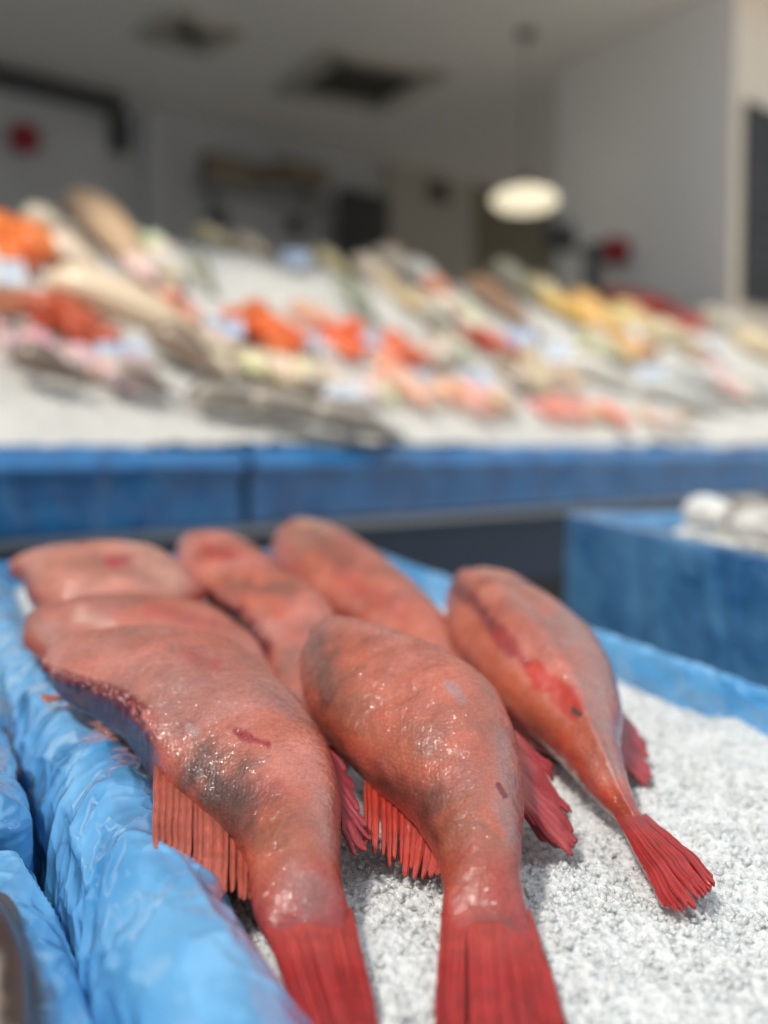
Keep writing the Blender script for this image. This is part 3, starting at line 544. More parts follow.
def small_fish(x0, y0, x1, y1, wpx, c0, c1, label, cat='fish', h=.01, group=None, bend=.0, spots=0., name='whole_fish', long=False):
    NF[0] += 1
    a, b, d, s_, ln = axisframe(x0, y0, x1, y1, h); wv = pxm((x0 + x1) / 2, (y0 + y1) / 2, wpx) * .95
    wv = min(wv, ln * .26); r = thing(name, label, cat, a + d * ln * .5, group)
    pr = [(0, .08, .1), (.04, .42, .5), (.14, .8, .9), (.32, 1., 1.), (.55, .86, .85), (.75, .5, .55), (.88, .26, .3), (.94, .22, .18)] if not long else [(0, .2, .2), (.05, .6, .6), (.2, 1, .9), (.5, .95, .85), (.75, .6, .55), (.92, .28, .3), (.96, .25, .2)]
    pr = [(p, w_ * wv, t_ * wv * .75) for p, w_, t_ in pr]
    q, side, top, n_ = tube_body(a, d, s_, DKN, ln, pr, seed=NF[0], bend=bend)
    c0 = np.array(lin(*c0)); c1 = np.array(lin(*c1)); col = mixc(np.tile(c1, (len(q), 1)), c0, sst(-.35, .25, side + .25 * n_)); 
    if spots: col = mixc(col, c0 * .35, spots * sst(.1, .3, n_) * sst(-.2, .2, side))
    mesh('body', q, grid_faces(34, 20, True) + [list(range(19, -1, -1))], M_TINT, r, True, None, col)
    c = a + d * ln * .93 + DKN * wv * .12; tv = []; tf = []
    for z in (1, -1):
        tv += [c + s_ * wv * .2 + DKN * .002 * z, c - s_ * wv * .2 + DKN * .002 * z, c + d * ln * .13 - s_ * wv * .85 + DKN * .001 * z, c + d * ln * .08 - s_ * wv * .2 + DKN * .001 * z, c + d * ln * .07 + DKN * .001 * z, c + d * ln * .08 + s_ * wv * .2 + DKN * .001 * z, c + d * ln * .13 + s_ * wv * .85 + DKN * .001 * z]
    tf = [list(range(7)), list(range(13, 6, -1))] + [[i, i + 7, (i + 1) % 7 + 7, (i + 1) % 7] for i in range(7)]
    mesh('tail_fin', tv, tf, M_TINT, r, False, None, [c0 * .8] * 14)
    ev, ef = lathe_vf([(0.0001, .004), (.0035, .0028), (.005, 0), (.0035, -.003)], (0, 0, 0), 10)
    ep = a + d * ln * .08 + DKN * wv * .95 * .62 + s_ * wv * .15; mesh('eye', np.array(ev) * (wv / .03) * .7 + ep, ef, M_BLACK, r)
    return r
def slab_vf(a, d, s_, ln, wd, tk, seed):
    nu, nv = 22, 16; t = np.linspace(0, 1, nu)[:, None]; th = np.linspace(0, 2 * math.pi, nv, endpoint=False)
    pw_ = wd * (1 - .55 * t ** 2.5) * np.clip(np.sin(np.clip(t * 1.05 + .03, 0, 1) * math.pi), 0.02, 1) ** .28
    ca, sa = np.cos(th), np.sin(th); sq = lambda z: np.sign(z) * np.abs(z) ** .6
    tt = tk * (1 - .6 * t) * np.sin(np.clip(t + .02, .02, .98) * math.pi) ** .3
    pos = a + d * (t * ln)[..., None] + s_ * (sq(ca)[None] * pw_)[..., None] + DKN * (sq(sa)[None] * tt + tt)[..., None]
    q = pos.reshape(-1, 3); q = q + DKN * (.003 * fbm(q * 40, 2, seed))[:, None]
    return q, grid_faces(nu, nv, True) + [list(range(nv - 1, -1, -1)), [(nu - 1) * nv + k for k in range(nv)]]
def fillet(x0, y0, x1, y1, wpx, c, label, group=None, h=.01, name='fish_fillet', cat='fillet', tk=.012, stripe=None):
    NF[0] += 1; a, b, d, s_, ln = axisframe(x0, y0, x1, y1, h); wd = pxm(x0, y0, wpx) * .85; tk = tk * wd / .017
    q, f = slab_vf(a, d, s_, ln, wd, tk, NF[0]); c = np.array(lin(*c)); n_ = fbm(q * 30, 3, NF[0])
    col = np.tile(c, (len(q), 1)); 
    if stripe: col = mixc(col, np.array(lin(*stripe)), .7 * (1 - sst(.1, .45, np.abs(np.sin(((q - a) @ d) * 260 + 2 * n_)))))
    col = mixc(col, c * 1.15, sst(0, .6, n_))
    return tag(mesh(name, q, f, M_TINT, None, True, None, col), label, cat, group)
def fillet_pile(cx, cy, rx, ry, ang, n_, lpx, wpx, c, label, group, name='fish_fillet', cat='fillet', stripe=None, jit=18, dir_=25, lift=.05):
    ca, sa = math.cos(math.radians(ang)), math.sin(math.radians(ang)); ry *= 1.15
    for k in range(n_):
        r_ = math.sqrt(rnd.random()); t_ = rnd.random() * 2 * math.pi; ex, ey = rx * r_ * math.cos(t_), ry * r_ * math.sin(t_)
        x, y = cx + ex * ca - ey * sa, cy + ex * sa + ey * ca; dd = math.radians(dir_ + rnd.uniform(-jit, jit)); L_ = lpx * rnd.uniform(.8, 1.2) / 2
        cc = tuple(min(255, z * rnd.uniform(.92, 1.06)) for z in c)
        fillet(x - L_ * math.cos(dd), y - L_ * math.sin(dd), x + L_ * math.cos(dd), y + L_ * math.sin(dd), wpx * rnd.uniform(.85, 1.1), cc, label, group, .006 + lift * rnd.random(), name, cat, stripe=stripe)
def prawn_mesh():
    K = 30; nv = 12; t = np.linspace(0, 1, K); ang = t * 2.5; R_ = .022
    c = np.stack([R_ * np.sin(ang) * 1.3, R_ * (1 - np.cos(ang)), 0 * t], 1); tg = unit(np.gradient(c, axis=0)); nr = np.stack([-tg[:, 1], tg[:, 0], 0 * t], 1)
    w_ = .0078 * np.sin(np.clip(.12 + t * .8, 0, 1) * math.pi) ** .5 * (1 - .45 * t) * (1 + .10 * np.abs(np.sin(t * 22))); th = np.linspace(0, 2 * math.pi, nv, endpoint=False)
    v = (c[:, None] + nr[:, None] * (np.cos(th)[None] * w_[:, None])[..., None] + np.array([0, 0, 1.]) * (np.sin(th)[None] * w_[:, None] * .8)[..., None]).reshape(-1, 3)
    parts = [(v, grid_faces(K, nv, True))]
    e = c[-1]; tdir = tg[-1]; nn = nr[-1]
    for a in (-.5, 0, .5):
        dd = tdir * math.cos(a) + nn * math.sin(a); sd = nn * math.cos(a) - tdir * math.sin(a)
        parts.append(([e - sd * .001, e + sd * .001, e + dd * .012 + sd * .0035 + [0, 0, .001], e + dd * .012 - sd * .0035 - [0, 0, .001]], [(0, 1, 2, 3)]))
    for k in range(5):
        p = c[5 + k * 4] + nr[5 + k * 4] * .005; q = p + nr[5 + k * 4] * .010
        for z in (-.002, .002): parts.append(([p + [0, 0, z], p + tg[5 + k * 4] * .0015 + [0, 0, z], q + [0, 0, z * 1.6]], [(0, 1, 2)]))
    return join_vf(parts)
PV, PF = prawn_mesh(); PV = np.array(PV)
def prawn_pile(cx, cy, rx, ry, ang, n_, c, label, group, scale=1., name='prawn', cat='prawn', lift=.06):
    me_v = mixc(np.tile(np.array(lin(*c)), (len(PV), 1)), np.array(lin(min(255, c[0] * 1.1), c[1] * 1.35, c[2] * 1.5)), sst(.2, .7, fbm(PV * 160, 2, n_)))
    proto = mesh(name, PV, PF, M_TINT, None, True, None, me_v); tag(proto, label, cat, group)
    ca, sa = math.cos(math.radians(ang)), math.sin(math.radians(ang))
    for k in range(n_):
        o = proto if k == 0 else proto.copy()
        if k: COL.objects.link(o)
        r_ = math.sqrt(rnd.random()); t_ = rnd.random() * 2 * math.pi; ex, ey = rx * r_ * math.cos(t_), ry * r_ * math.sin(t_)
        p = DP(cx + ex * ca - ey * sa, cy + ex * sa + ey * ca, .012 + lift * (1 - r_) + .008 * rnd.random()); z = rnd.random() * 6.28
        o.location = Vector(p.tolist()); qn = Vector(DKN.tolist()).to_track_quat('Z', 'Y'); 
        from mathutils import Quaternion
        o.rotation_mode = 'QUATERNION'; o.rotation_quaternion = qn @ Quaternion((0, 0, 1), z) @ Quaternion((1, 0, 0), rnd.uniform(-.4, .4)); k_ = 1.3 * scale * rnd.uniform(.85, 1.15); o.scale = (k_, k_, k_)
M_CARD = simple('white_card', lin(222, 228, 236), .45, 0, 3, .03); M_CARDB = simple('grey_blue_card', lin(188, 204, 226), .45, 0, 3, .03); M_INK = simple('card_ink', lin(120, 140, 170), .5)
def price_card(x, y, wpx, hpx, label, m=None, h=.05):
    m = m or M_CARD; p = DP(x, y, h); wd = pxm(x, y, wpx) / 2; hd = pxm(x, y, hpx) / 2
    tow = unit(np.array([CAMP[0] - p[0], CAMP[1] - p[1], 0]) * .9 + -DN * .5); side = unit(np.cross(Z3, tow)); n_ = unit(tow * .75 + Z3 * .65); up = unit(np.cross(n_, side)); 
    r = thing('price_card', label, 'price card', p - up * (hd + .03), 'price cards stuck in the counter ice')
    box('card', p, side * wd, up * hd, n_ * .0012, m, r, .0008)
    for k in range(3): box('text_line', p + up * hd * (.45 - .42 * k) + n_ * .0016 - side * wd * .08 * k, side * wd * (.7 - .14 * k), up * hd * .07, n_ * .0005, M_INK, r)
    e = p - up * (hd + .02); box('pick', e - n_ * .001 - up * .02, side * .004, up * .045, n_ * .0012, M_BLACK, r)
FC = 'on the far counter'
W_ = [
 (20, 222, 80, 246, 20, (204, 178, 130), (226, 214, 190), 'khaki fish at the top left corner of the long counter'),
 (40, 252, 108, 284, 22, (214, 178, 140), (236, 214, 190), 'peach coloured fish just below the khaki one at top left of the counter'),
 (66, 208, 152, 288, 26, (226, 184, 140), (206, 172, 138), 'big peach fish pointing up at the highest point of the counter'),
 (60, 226, 104, 272, 11, (92, 84, 76), (150, 140, 130), 'dark grey fish lying along the big peach fish'),
 (44, 288, 216, 350, 30, (226, 190, 148), (236, 212, 180), 'longest cream coloured fish stretched across the left part of the counter'),
 (88, 280, 142, 304, 15, (110, 116, 124), (206, 216, 228), 'silvery blue fish above the longest cream fish'),
 (10, 360, 86, 384, 22, (72, 56, 46), (120, 100, 86), 'dark brown fish at far left close to the front ice'),
 (150, 342, 216, 378, 24, (84, 62, 48), (140, 116, 96), 'dark brown fish under the tail of the longest cream fish'),
 (108, 382, 176, 396, 18, (84, 70, 60), (150, 130, 118), 'thin brown fish at the edge of the front ice'),
 (156, 288, 186, 314, 11, (120, 102, 84), (190, 170, 150), 'short grey brown fish beside the white fillets'),
 (186, 402, 292, 412, 20, (84, 72, 62), (150, 138, 124), 'upper left dark mackerel of the row along the front ice'),
 (238, 408, 345, 430, 22, (78, 66, 56), (160, 146, 132), 'middle dark mackerel of the row along the front ice'),
 (300, 418, 402, 440, 22, (70, 60, 52), (150, 138, 126), 'lowest dark mackerel of the row along the front ice'),
 (190, 236, 238, 251, 12, (140, 116, 76), (190, 176, 140), 'olive brown fish first in the back row right of the white fillets'),
 (230, 244, 274, 262, 12, (118, 100, 80), (186, 170, 148), 'grey brown fish second in the back row'),
 (310, 258, 354, 280, 13, (140, 116, 66), (196, 180, 140), 'ochre fish behind the bare ice patch'),
 (350, 266, 396, 292, 14, (186, 166, 140), (216, 200, 180), 'beige fish in the back row above the green one'),
 (334, 286, 376, 324, 12, (86, 92, 72), (140, 146, 124), 'dark green fish at the right end of the bare ice patch'),
 (194, 260, 214, 296, 10, (100, 104, 88), (160, 160, 140), 'small grey green fish at the left end of the bare ice patch'),
 (372, 276, 410, 312, 12, (150, 112, 72), (200, 180, 150), 'brown fish slanting right of the dark green one'),
 (398, 272, 446, 294, 15, (206, 198, 186), (226, 222, 212), 'whitish fish in the back row near the middle'),
 (420, 288, 462, 308, 15, (170, 92, 62), (206, 140, 110), 'rusty orange fish near the middle of the back row'),
 (464, 286, 542, 340, 15, (104, 66, 48), (150, 116, 92), 'long chestnut fish slanting down through the right half'),
 (418, 314, 462, 354, 11, (76, 68, 60), (150, 140, 126), 'dark fish slanting down left of the red pieces'),
 (396, 298, 446, 330, 12, (146, 104, 58), (200, 176, 130), 'ochre brown fish slanting beside the white pieces'),
 (488, 276, 534, 300, 17, (176, 164, 136), (206, 196, 172), 'pale khaki fish at the back below the hanging lamp'),
 (520, 290, 572, 322, 17, (164, 146, 100), (206, 190, 150), 'mustard fish right of the pale khaki one'),
 (498, 360, 520, 392, 13, (120, 98, 76), (160, 140, 120), 'small brown fish standing out above the pink strip'),
 (560, 366, 646, 398, 16, (176, 166, 150), (220, 214, 204), 'grey beige fish in the lower right half'),
 (652, 374, 764, 406, 16, (140, 138, 132), (216, 214, 208), 'silver fish uppermost of the lower right rows'),
 (626, 388, 742, 416, 14, (150, 148, 140), (222, 220, 214), 'silver fish closest to the front ice at right'),
 (704, 386, 800, 412, 15, (130, 126, 118), (210, 206, 200), 'silver fish running out of the right side of the picture'),
 (682, 358, 728, 382, 15, (128, 100, 80), (176, 150, 130), 'tan brown fish beside the greyish card at right'),
 (640, 334, 706, 356, 16, (206, 180, 132), (224, 206, 170), 'sandy fish below the red prawns'),
 (730, 342, 800, 372, 16, (196, 164, 110), (224, 204, 168), 'golden fish at the right picture edge below the blackboard'),
 (690, 318, 760, 346, 14, (196, 182, 156), (220, 210, 190), 'pale fish topmost at the right end of the counter'),
]
for i_, w_ in enumerate(W_): small_fish(*w_, h=.045 if sum(w_[5]) < 290 else .02, spots=.5 if i_ % 3 == 0 else 0., long=(i_ in (4, 10, 11, 12)), bend=.01 * (i_ % 3 - 1))
fillet_pile(16, 246, 30, 18, 28, 14, 38, 18, (238, 122, 44), 'bright orange fillet in the heap at the upper left picture edge', 'orange fillets at the left edge', name='salmon_fillet')
fillet_pile(16, 312, 24, 10, 15, 7, 34, 14, (176, 108, 66), 'brownish orange fillet below the card at the left edge', 'brown orange fillets at the left edge')
prawn_pile(66, 318, 42, 15, 28, 60, (206, 84, 44), 'orange red prawn in the heap at the left below the cream fish', 'red prawns at left', 1.1)
fillet_pile(20, 344, 34, 6, 18, 8, 34, 14, (222, 180, 172), 'pale pink fillet at the left above the dark brown fish', 'pale pink fillets at left')
fillet_pile(110, 372, 52, 9, 12, 12, 36, 13, (220, 190, 178), 'pinkish white fillet in the strip below the large blue white card', 'pinkish fillets left of the mackerel', stripe=(206, 150, 140))
fillet_pile(146, 262, 34, 18, 35, 14, 34, 14, (230, 218, 198), 'white fillet in the heap behind the bluish card at upper left', 'white fillets at upper left')
fillet_pile(182, 312, 22, 12, 30, 9, 28, 12, (232, 160, 140), 'salmon pink fillet left of the bright orange stack', 'salmon pink fillets')
fillet_pile(266, 330, 34, 17, 28, 18, 34, 13, (240, 108, 40), 'bright orange salmon fillet in the stack at the middle of the counter', 'orange salmon fillets in the middle', name='salmon_fillet', stripe=(246, 150, 90))
fillet_pile(346, 343, 20, 12, 25, 10, 28, 12, (238, 104, 46), 'orange salmon fillet in the smaller stack right of the middle one', 'orange salmon fillets, smaller stack', name='salmon_fillet')
fillet_pile(316, 328, 18, 9, 28, 6, 26, 12, (240, 170, 142), 'light pink salmon fillet between the two orange stacks', 'light pink fillets between the orange stacks')
fillet_pile(228, 356, 30, 12, 15, 10, 32, 12, (214, 184, 166), 'beige pink fillet in front of the orange stack', 'beige fillets in the middle')
fillet_pile(270, 376, 26, 9, 15, 8, 30, 12, (232, 220, 176), 'pale yellow fillet in front of the orange stack', 'pale yellow fillets')
fillet_pile(330, 385, 60, 9, 12, 16, 34, 12, (222, 208, 182), 'cream fillet in the strip above the mackerel', 'cream fillets above the mackerel')
fillet_pile(392, 374, 26, 12, 18, 10, 30, 12, (240, 160, 132), 'salmon pink fillet at the upper left end of the pink strip', 'salmon pink fillets near the middle')
fillet_pile(448, 398, 64, 9, 8, 20, 34, 12, (238, 184, 164), 'light pink fillet in the long strip along the front ice', 'light pink fillets in the long strip')
fillet_pile(580, 414, 46, 7, 5, 14, 32, 11, (232, 148, 134), 'rose pink fillet at the right end of the long pink strip', 'rose fillets at the end of the strip')
fillet_pile(398, 352, 22, 10, 25, 8, 28, 12, (226, 112, 76), 'orange fillet right of the small card near the middle', 'orange fillets near the middle')
fillet_pile(456, 322, 34, 13, 25, 12, 30, 13, (226, 214, 194), 'white fillet between the ochre and the chestnut fish', 'white fillets right of the middle')
fillet_pile(404, 268, 26, 6, 12, 6, 26, 11, (216, 206, 190), 'off white fillet at the back right of the middle', 'off white fillets at the back')
prawn_pile(492, 342, 26, 9, 25, 26, (206, 92, 66), 'red prawn in the small heap left of the two cards', 'red prawns right of the middle', 1.4)
fillet_pile(448, 358, 30, 9, 20, 9, 28, 12, (214, 198, 180), 'beige white fillet above the card in the pink strip', 'beige white fillets')
fillet_pile(540, 378, 34, 12, 12, 14, 30, 12, (212, 190, 166), 'light brown fillet left of the grey beige fish', 'light brown fillets')
fillet_pile(583, 318, 28, 14, 22, 12, 32, 14, (240, 184, 110), 'yellow orange fillet in the heap in front of the dark post', 'yellow orange fillets')
fillet_pile(626, 348, 22, 9, 15, 8, 28, 12, (236, 176, 120), 'peach fillet just above the blue card at right', 'peach fillets at right')
fillet_pile(640, 322, 30, 9, 15, 10, 28, 12, (226, 204, 140), 'pale yellow fillet under the red prawns', 'pale yellow fillets at right')
prawn_pile(640, 302, 42, 7, 14, 60, (196, 60, 44), 'dark red prawn in the ridge heap at the back right', 'dark red prawns at the back right', 1.7, lift=.08)
prawn_pile(680, 316, 18, 8, 30, 22, (206, 74, 58), 'red prawn at the right foot of the ridge heap', 'red prawns at the foot of the ridge', 1.7, lift=.05)
fillet_pile(730, 384, 36, 9, 12, 10, 30, 12, (226, 204, 194), 'pinkish white fillet above the silver fish at right', 'pinkish white fillets at right')
fillet_pile(598, 352, 22, 8, 15, 8, 28, 12, (206, 192, 164), 'sand coloured fillet left of the blue card', 'sand coloured fillets')
fillet_pile(650, 420, 60, 4, 3, 8, 30, 9, (228, 208, 184), 'pale sandy fillet lying low on the front ice at right', 'pale fillets on the front ice')
for c_ in [(10, 272, 27, 32, 'white price card on the bright orange fillets at the left edge', None), (112, 288, 22, 12, 'flat bluish card on the silvery blue fish', M_CARDB), (122, 352, 46, 24, 'largest light blue card, below the longest cream fish', M_CARDB),
    (165, 262, 26, 24, 'pale blue price card on the white fillets at upper left', None), (224, 328, 36, 24, 'blue white card at the left of the bright orange stack', M_CARDB), (296, 258, 26, 22, 'grey blue card in the back row behind the bare ice', M_CARDB),
    (374, 340, 22, 18, 'small card right of the smaller orange stack', M_CARDB), (342, 392, 34, 16, 'card on the cream fillets above the mackerel', None), (315, 341, 16, 12, 'tiny grey card between the orange stacks', M_CARDB),
    (520, 336, 28, 20, 'left one of the two cards side by side right of the middle', M_CARDB), (560, 352, 30, 26, 'right and brighter one of the two cards side by side', None), (472, 380, 34, 18, 'card at the upper edge of the long pink strip', M_CARDB),
    (416, 375, 22, 12, 'low grey card left along the pink strip', M_CARDB), (630, 334, 20, 18, 'small white card on the pale yellow fillets at right', None), (652, 376, 26, 22, 'blue card at the upper end of the silver fish', M_CARDB), (706, 350, 24, 14, 'greyish card beside the tan brown fish at right', M_CARDB)]:
    price_card(c_[0], c_[1], c_[2], c_[3], c_[4], c_[5])
# things on the blue tub
def tub_fish(x0, y0, x1, y1, wv, c0, c1, label):
    z = zt - .01; a = tub_pt(x0, y0, z); b = tub_pt(x1, y1, z); d = b - a; ln = np.linalg.norm(d); d /= ln; s_ = unit(np.cross(Z3, d)); NF[0] += 1
    r = thing('whole_fish', label, 'fish', a + d * ln / 2)
    pr = [(p, w_ * wv, t_ * wv * .8) for p, w_, t_ in [(0, .1, .15), (.05, .5, .6), (.16, .85, .95), (.4, 1., 1.), (.65, .8, .8), (.85, .4, .4), (.95, .25, .2)]]
    q, side, top, n_ = tube_body(a, d, s_, Z3, ln, pr, seed=NF[0] + 50); c0 = np.array(lin(*c0)); c1 = np.array(lin(*c1))
    mesh('body', q, grid_faces(34, 20, True) + [list(range(19, -1, -1))], M_TINT, r, True, None, mixc(np.tile(c1, (len(q), 1)), c0, sst(-.1, .5, n_)))
tub_fish(688, 523, 742, 528, .030, (206, 204, 198), (226, 224, 220), 'whitish fish at the left on top of the blue tub')
tub_fish(728, 518, 790, 530, .028, (86, 78, 70), (180, 174, 166), 'mottled grey fish on top of the blue tub at the picture edge')
tub_fish(720, 534, 800, 546, .026, (150, 142, 134), (214, 210, 204), 'light grey fish in front of the mottled one on the blue tub')


# ------------------------------------------------------------------ the room
M_WALL = simple('wall_paint', (.55, .56, .58), .7, 0, 2, .05); M_CEIL = simple('ceiling_paint', (.88, .85, .80), .75, 0, 2, .05); M_WHITE = simple('white_wall_paint', (.9, .9, .9), .6, 0, 2, .03)
M_BEIGE = simple('beige_paint', (.86, .74, .60), .7, 0, 2, .04); M_FLOOR = simple('pale_floor', (.50, .48, .45), .5, 0, 5, .15); M_OLIVE = simple('olive_panel', (.20, .18, .12), .7, 0, 3, .1)
M_PALE = simple('pale_door_paint', (.50, .47, .40), .6, 0, 3, .04); M_GRILLE = simple('grille_metal', (.09, .088, .07), .6, .1); M_RED = simple('red_enamel', (.32, .01, .02), .4); M_DGREY = simple('dark_grey_metal', (.05, .05, .055), .5); M_SHELF = simple('grey_shelf_metal', (.3, .3, .3), .5); M_BROWN = simple('brown_cardboard', (.26, .21, .15), .8, 0, 8, .2)
ZC = CZ + 2.45
def rbox(name, p0, ux, lx, uy, ly, z0, z1, m): 
    c = np.array([p0[0], p0[1], 0]) + ux * lx / 2 + uy * ly / 2 + Z3 * (z0 + z1) / 2
    return struct(box(name, c, ux * lx / 2, uy * ly / 2, Z3 * (z1 - z0) / 2, m))
BW0 = np.array([-2.54, 7.28, 0.])
rbox('floor', -DD[:2] * 6 - DN[:2] * 5, DD, 16, DN, 14, -.1, 0, M_FLOOR)
rbox('wall_back', (BW0 - DD * 5)[:2], DD, 15, DN, .15, 0, ZC, M_WALL)
rbox('ceiling', (D0 + DN * 1.14 - DD * 5)[:2], DD, 15.5, DN, 6., ZC, ZC + .15, M_CEIL)
rbox('wall_left_added', (D0 - DD * 4.1 + DN * 1.0)[:2], DD, .15, DN, 5., 0, ZC, M_WALL)  # unseen side wall, added to darken the left of the room
PC = np.array([1.86, 6.0, 0.]); PE = np.array([-.476, .88, 0]); PE /= np.linalg.norm(PE)
rbox('wall_partition', PC[:2], PE, 1.53, DD, .2, 0, ZC, M_WHITE)
rbox('wall_right', (PC + DD * .2)[:2], DD, 5., DN, .15, 0, ZC, M_BEIGE)
rbox('trim_1', (PC - DN * .012 - DD * .001)[:2], DD, .21, DN, .012, 0, ZC, M_BEIGE)
def on_plane(px, py, p0, n_): return hit(px, py, p0, n_)
def wallrect(name, x0, y0, x1, y1, p0, d, n_, depth, m, parent=None, bev=.004, off=0.):
    """box on a wall: image rectangle corners set its size"""
    a = on_plane(x0, y0, p0 - n_ * off, n_); b = on_plane(x1, y0, p0 - n_ * off, n_); c_ = on_plane(x0, y1, p0 - n_ * off, n_)
    l0, l1 = np.dot(a - p0, d), np.dot(b - p0, d); z0, z1 = sorted((a[2], c_[2]))
    return box(name, p0 * np.array([1, 1, 0]) + d * (l0 + l1) / 2 - n_ * (off + depth / 2) + Z3 * (z0 + z1) / 2, d * abs(l1 - l0) / 2, n_ * depth / 2, Z3 * (z1 - z0) / 2, m, parent, bev)
W = lambda name, x0, y0, x1, y1, dep, m, parent=None, off=0.: wallrect(name, x0, y0, x1, y1, BW0, DD, DN, dep, m, parent, .004, off)
struct(W('trim_2', -40, 63, 118, 80, .10, M_DGREY)).name = 'trim_2'
struct(W('door_1', -60, 104, 104, 420, .06, M_WALL)); 
dr = struct(W('door_2', 384, 158, 470, 400, .05, M_PALE)); struct(W('trim_3', 470, 120, 620, 420, .04, M_OLIVE))
W('door_window', 428, 180, 448, 200, .02, M_DGREY, dr, .05)
o = W('wall_box', 108, 114, 123, 152, .10, M_DGREY); tag(o, 'small dark box high on the back wall beside the left door', 'box')
o = W('wall_pipe', 140, 112, 158, 330, .10, M_WALL); tag(o, 'grey vertical duct on the back wall right of the small dark box', 'duct')
sh = thing('wall_shelf', 'long grey wall shelf on the back wall', 'shelf', hit(262, 188, BW0, DN)); W('shelf_board', 192, 182, 322, 187, .20, M_SHELF, sh); W('bracket', 206, 188, 212, 204, .15, M_SHELF, sh); W('bracket', 300, 188, 306, 204, .15, M_SHELF, sh)
for (x0, y0, x1, y1, lb) in ((200, 156, 246, 182, 'wide brown carton on the left of the wall shelf'), (252, 168, 268, 182, 'small brown carton in the middle of the wall shelf'), (274, 162, 318, 182, 'brown carton on the right of the wall shelf')):
    o = thing('carton', lb, 'box', hit((x0 + x1) / 2, y1, BW0, DN)); W('carton_body', x0, y0, x1, y1, .14, M_BROWN, o, .03); W('lid_flap', x0 + 1, y0 - 1.5, x1 - 1, y0, .15, M_SHELF, o, .03)
o = thing('storage_cabinet', 'black cabinet against the back wall left of the pale door', 'cabinet', (*hit(358, 300, BW0, DN)[:2], 0)); W('cabinet_body', 336, 190, 380, 480, .12, M_DGREY, o, .0); W('cabinet_door', 338, 196, 357, 470, .02, M_DGREY, o, .12); W('cabinet_door', 359, 196, 378, 470, .02, M_DGREY, o, .12)
def disc_fixture(px, py, r, p0, n_, m, label, name='round_wall_fixture', cat='fixture', grp=None):
    c = hit(px, py, p0, n_); root = thing(name, label, cat, c, grp)
    Q = Vector((-n_).tolist()).to_track_quat('Z', 'Y')
    for nm, prof, mm in (('back_plate', [(.0001, 0), (r * .7, 0), (r * .7, .03), (.0001, .03)], M_DGREY), ('drum', [(r * .55, .03), (r, .035), (r, .10), (r * .85, .13), (r * .3, .14), (.0001, .14)], m), ('hub', [(r * .22, .14), (r * .2, .16), (.0001, .165)], M_DGREY)):
        v, f = lathe_vf(prof, (0, 0, 0), 28); v = [Vector(x) for x in v]; mesh(nm, [list(Q @ x + Vector(c.tolist())) for x in v], f, mm, root)
disc_fixture(20, 140, .10, BW0 - DN * .06, DN, M_RED, 'red round fixture on the back wall at far left')
disc_fixture(212, 220, .07, BW0, DN, M_DGREY, 'left one of two small black round fixtures under the wall shelf')
disc_fixture(291, 226, .07, BW0, DN, M_DGREY, 'right one of two small black round fixtures under the wall shelf')
PN = np.array([PE[1], -PE[0], 0.])          # partition faces left
disc_fixture(624, 252, .085, PC, PN, M_RED, 'red round fixture on the white partition wall')
# monitor on a post beside the partition
pm = hit(560, 238, (0, 6.3, 0), (0, 1, 0)); mo = thing('monitor_stand', 'black monitor on a dark post in front of the white partition wall', 'monitor', (pm[0] + .12, pm[1], 0))
sd = np.array([1., 0, 0]); fd = np.array([0, 1., 0])
box('screen', pm, sd * .085, fd * .02, Z3 * .075, M_BLACK, mo, .006); box('arm', pm + sd * .11 + Z3 * -.07, sd * .09, fd * .012, Z3 * .014, M_DGREY, mo, .004)
box('post', (pm[0] + .19, pm[1], (pm[2] - .03) / 2), sd * .045, fd * .04, Z3 * (pm[2] - .03) / 2, M_DGREY, mo, .006); box('foot', (pm[0] + .17, pm[1], .015), sd * .2, fd * .2, Z3 * .015, M_DGREY, mo, .005)
# menu board on the right wall
FP = PC - DN * 0.
bd = thing('menu_board', 'tall black menu board with faint chalk writing on the beige wall at right', 'sign', hit(760, 300, PC, DN))
WR = lambda name, x0, y0, x1, y1, dep, m, parent=None, off=0.: wallrect(name, x0, y0, x1, y1, PC, DD, DN, dep, m, parent, .003, off)
WR('board', 746, 106, 850, 300, .03, M_BLACK, bd, .0); 
for e in ((742, 102, 746, 304), (850, 102, 854, 304), (742, 102, 854, 106), (742, 300, 854, 304)): WR('frame', *e, .04, M_DGREY, bd, .0)
M_CHALK = simple('chalk', (.12, .12, .125), .9)
for k, (x, y, wd) in enumerate([(752, 172, 40), (754, 186, 60), (752, 200, 30), (756, 232, 50), (752, 246, 36), (754, 260, 55)]):
    x_ = x
    while x_ < x + wd: st = rnd.uniform(3, 8); WR('chalk_mark', x_, y, x_ + st, y + rnd.uniform(2, 5), .002, M_CHALK, bd, .031); x_ += st + rnd.uniform(1.5, 4)
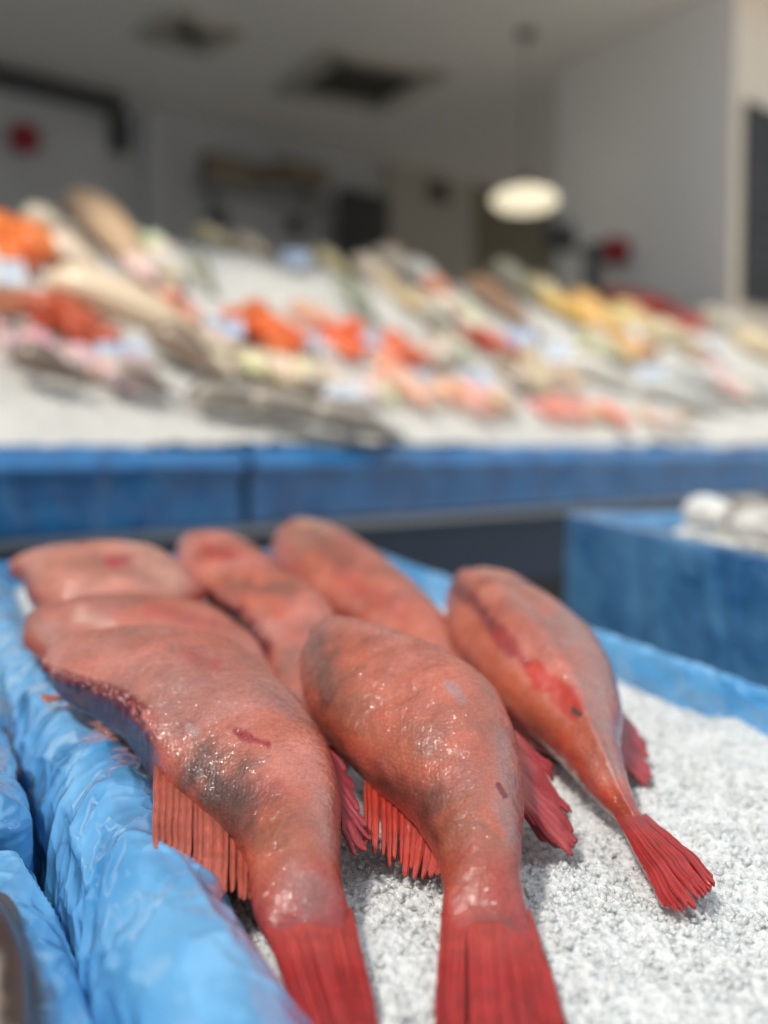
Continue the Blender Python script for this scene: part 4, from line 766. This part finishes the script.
# ceiling vents
def cpt(px, py): return hit(px, py, (0, 0, ZC), (0, 0, 1))
def vent(pxs, label):
    P4 = [cpt(*p) for p in pxs]; c = sum(P4) / 4; r = thing('ceiling_vent', label, 'vent', c)
    ex = (P4[1] - P4[0] + P4[2] - P4[3]) / 4; ey = (P4[3] - P4[0] + P4[2] - P4[1]) / 4; u_, v_2 = unit(ex), unit(ey); v_2 = unit(v_2 - u_ * np.dot(u_, v_2)); lx, ly = np.linalg.norm(ex), np.linalg.norm(ey); zz = np.array([0, 0, -1.])
    box('grille_back', c + zz * .012, u_ * lx, v_2 * ly, Z3 * .01, M_GRILLE, r)
    for sx_, sy_ in ((1, 0), (-1, 0), (0, 1), (0, -1)):
        box('frame', c + zz * .02 + u_ * lx * sx_ + v_2 * ly * sy_, u_ * (.06 if sx_ else lx + .06), v_2 * (.06 if sy_ else ly), Z3 * .02, M_PALE, r, .003)
    for k in range(7): box('louvre', c + zz * .026 + v_2 * ly * (-.8 + k * .267), u_ * lx * .96, v_2 * ly * .05 + Z3 * .006, Z3 * .003, M_GRILLE, r)
vent([(292, 82), (348, 48), (424, 75), (374, 108)], 'large square dark ceiling vent with pale frame')
vent([(158, 26), (188, 12), (222, 31), (192, 48)], 'small dark ceiling vent at upper left')
# hanging lamp
M_GLOW = bpy.data.materials.new('lamp_glow'); M_GLOW.use_nodes = True; gb = M_GLOW.node_tree.nodes['Principled BSDF']; gb.inputs['Base Color'].default_value = (.9, .85, .7, 1); gb.inputs['Emission Color'].default_value = (1, .88, .62, 1); gb.inputs['Emission Strength'].default_value = .95
lc = hit(525, 199, (0, 6.7, 0), (0, 1, 0)); lp = thing('pendant_lamp', 'glowing cream pendant lamp hanging left of the white partition wall', 'lamp', (lc[0], lc[1], ZC))
v, f = lathe_vf([(.0001, -.075), (.09, -.073), (.15, -.058), (.195, -.022), (.20, .0), (.17, .035), (.10, .062), (.04, .075), (.0001, .075)], lc, 40); mesh('globe', v, f, M_GLOW, lp)
v, f = lathe_vf([(.0001, .13), (.03, .13), (.05, .10), (.05, .085), (.0001, .085)], lc, 20); mesh('cap', v, f, M_DGREY, lp)
hh_ = ZC - lc[2]; v, f = lathe_vf([(.003, .12), (.003, hh_)], lc, 8); mesh('cord', v, f, M_DGREY, lp); v, f = lathe_vf([(.0001, hh_ - .04), (.05, hh_ - .03), (.06, hh_)], lc, 20); mesh('ceiling_rose', v, f, M_DGREY, lp)

# ------------------------------------------------------------------ camera, light
cam = bpy.data.cameras.new('camera'); co = bpy.data.objects.new('camera', cam); COL.objects.link(co); SC.camera = co
co.location = (0, 0, CZ); co.rotation_euler = (math.pi / 2 - PITCH, 0, 0)
cam.sensor_width = 36; cam.lens = F / 1024 * 36; cam.clip_start = .05
cam.dof.use_dof = True; cam.dof.focus_distance = .60; cam.dof.aperture_fstop = 2.6; cam.dof.aperture_blades = 0
SC.view_settings.view_transform = 'Standard'; SC.view_settings.look = 'None'; SC.view_settings.gamma = 1; SC.view_settings.exposure = 0; SC.view_settings.use_curve_mapping = False
w = bpy.data.worlds.new('sky'); SC.world = w; w.use_nodes = True; nt_ = w.node_tree; bg = nt_.nodes['Background']
tc = nt_.nodes.new('ShaderNodeTexCoord'); sx = nt_.nodes.new('ShaderNodeSeparateXYZ'); rp = nt_.nodes.new('ShaderNodeValToRGB'); nt_.links.new(tc.outputs['Generated'], sx.inputs[0]); nt_.links.new(sx.outputs['Z'], rp.inputs[0])
rp.color_ramp.elements[0].position = 0.; rp.color_ramp.elements[0].color = (.62, .60, .57, 1); rp.color_ramp.elements[1].position = .55; rp.color_ramp.elements[1].color = (.82, .92, 1, 1)
nt_.links.new(rp.outputs[0], bg.inputs[0]); bg.inputs[1].default_value = .82
sn = bpy.data.lights.new('sun', 'SUN'); sn.energy = 3.0; sn.angle = math.radians(6); sn.color = (1, .95, .87)
so = bpy.data.objects.new('sun', sn); COL.objects.link(so); so.rotation_euler = Vector((-.43, -.44, 1.0)).to_track_quat('Z', 'Y').to_euler()
SC.cycles.use_denoising = True
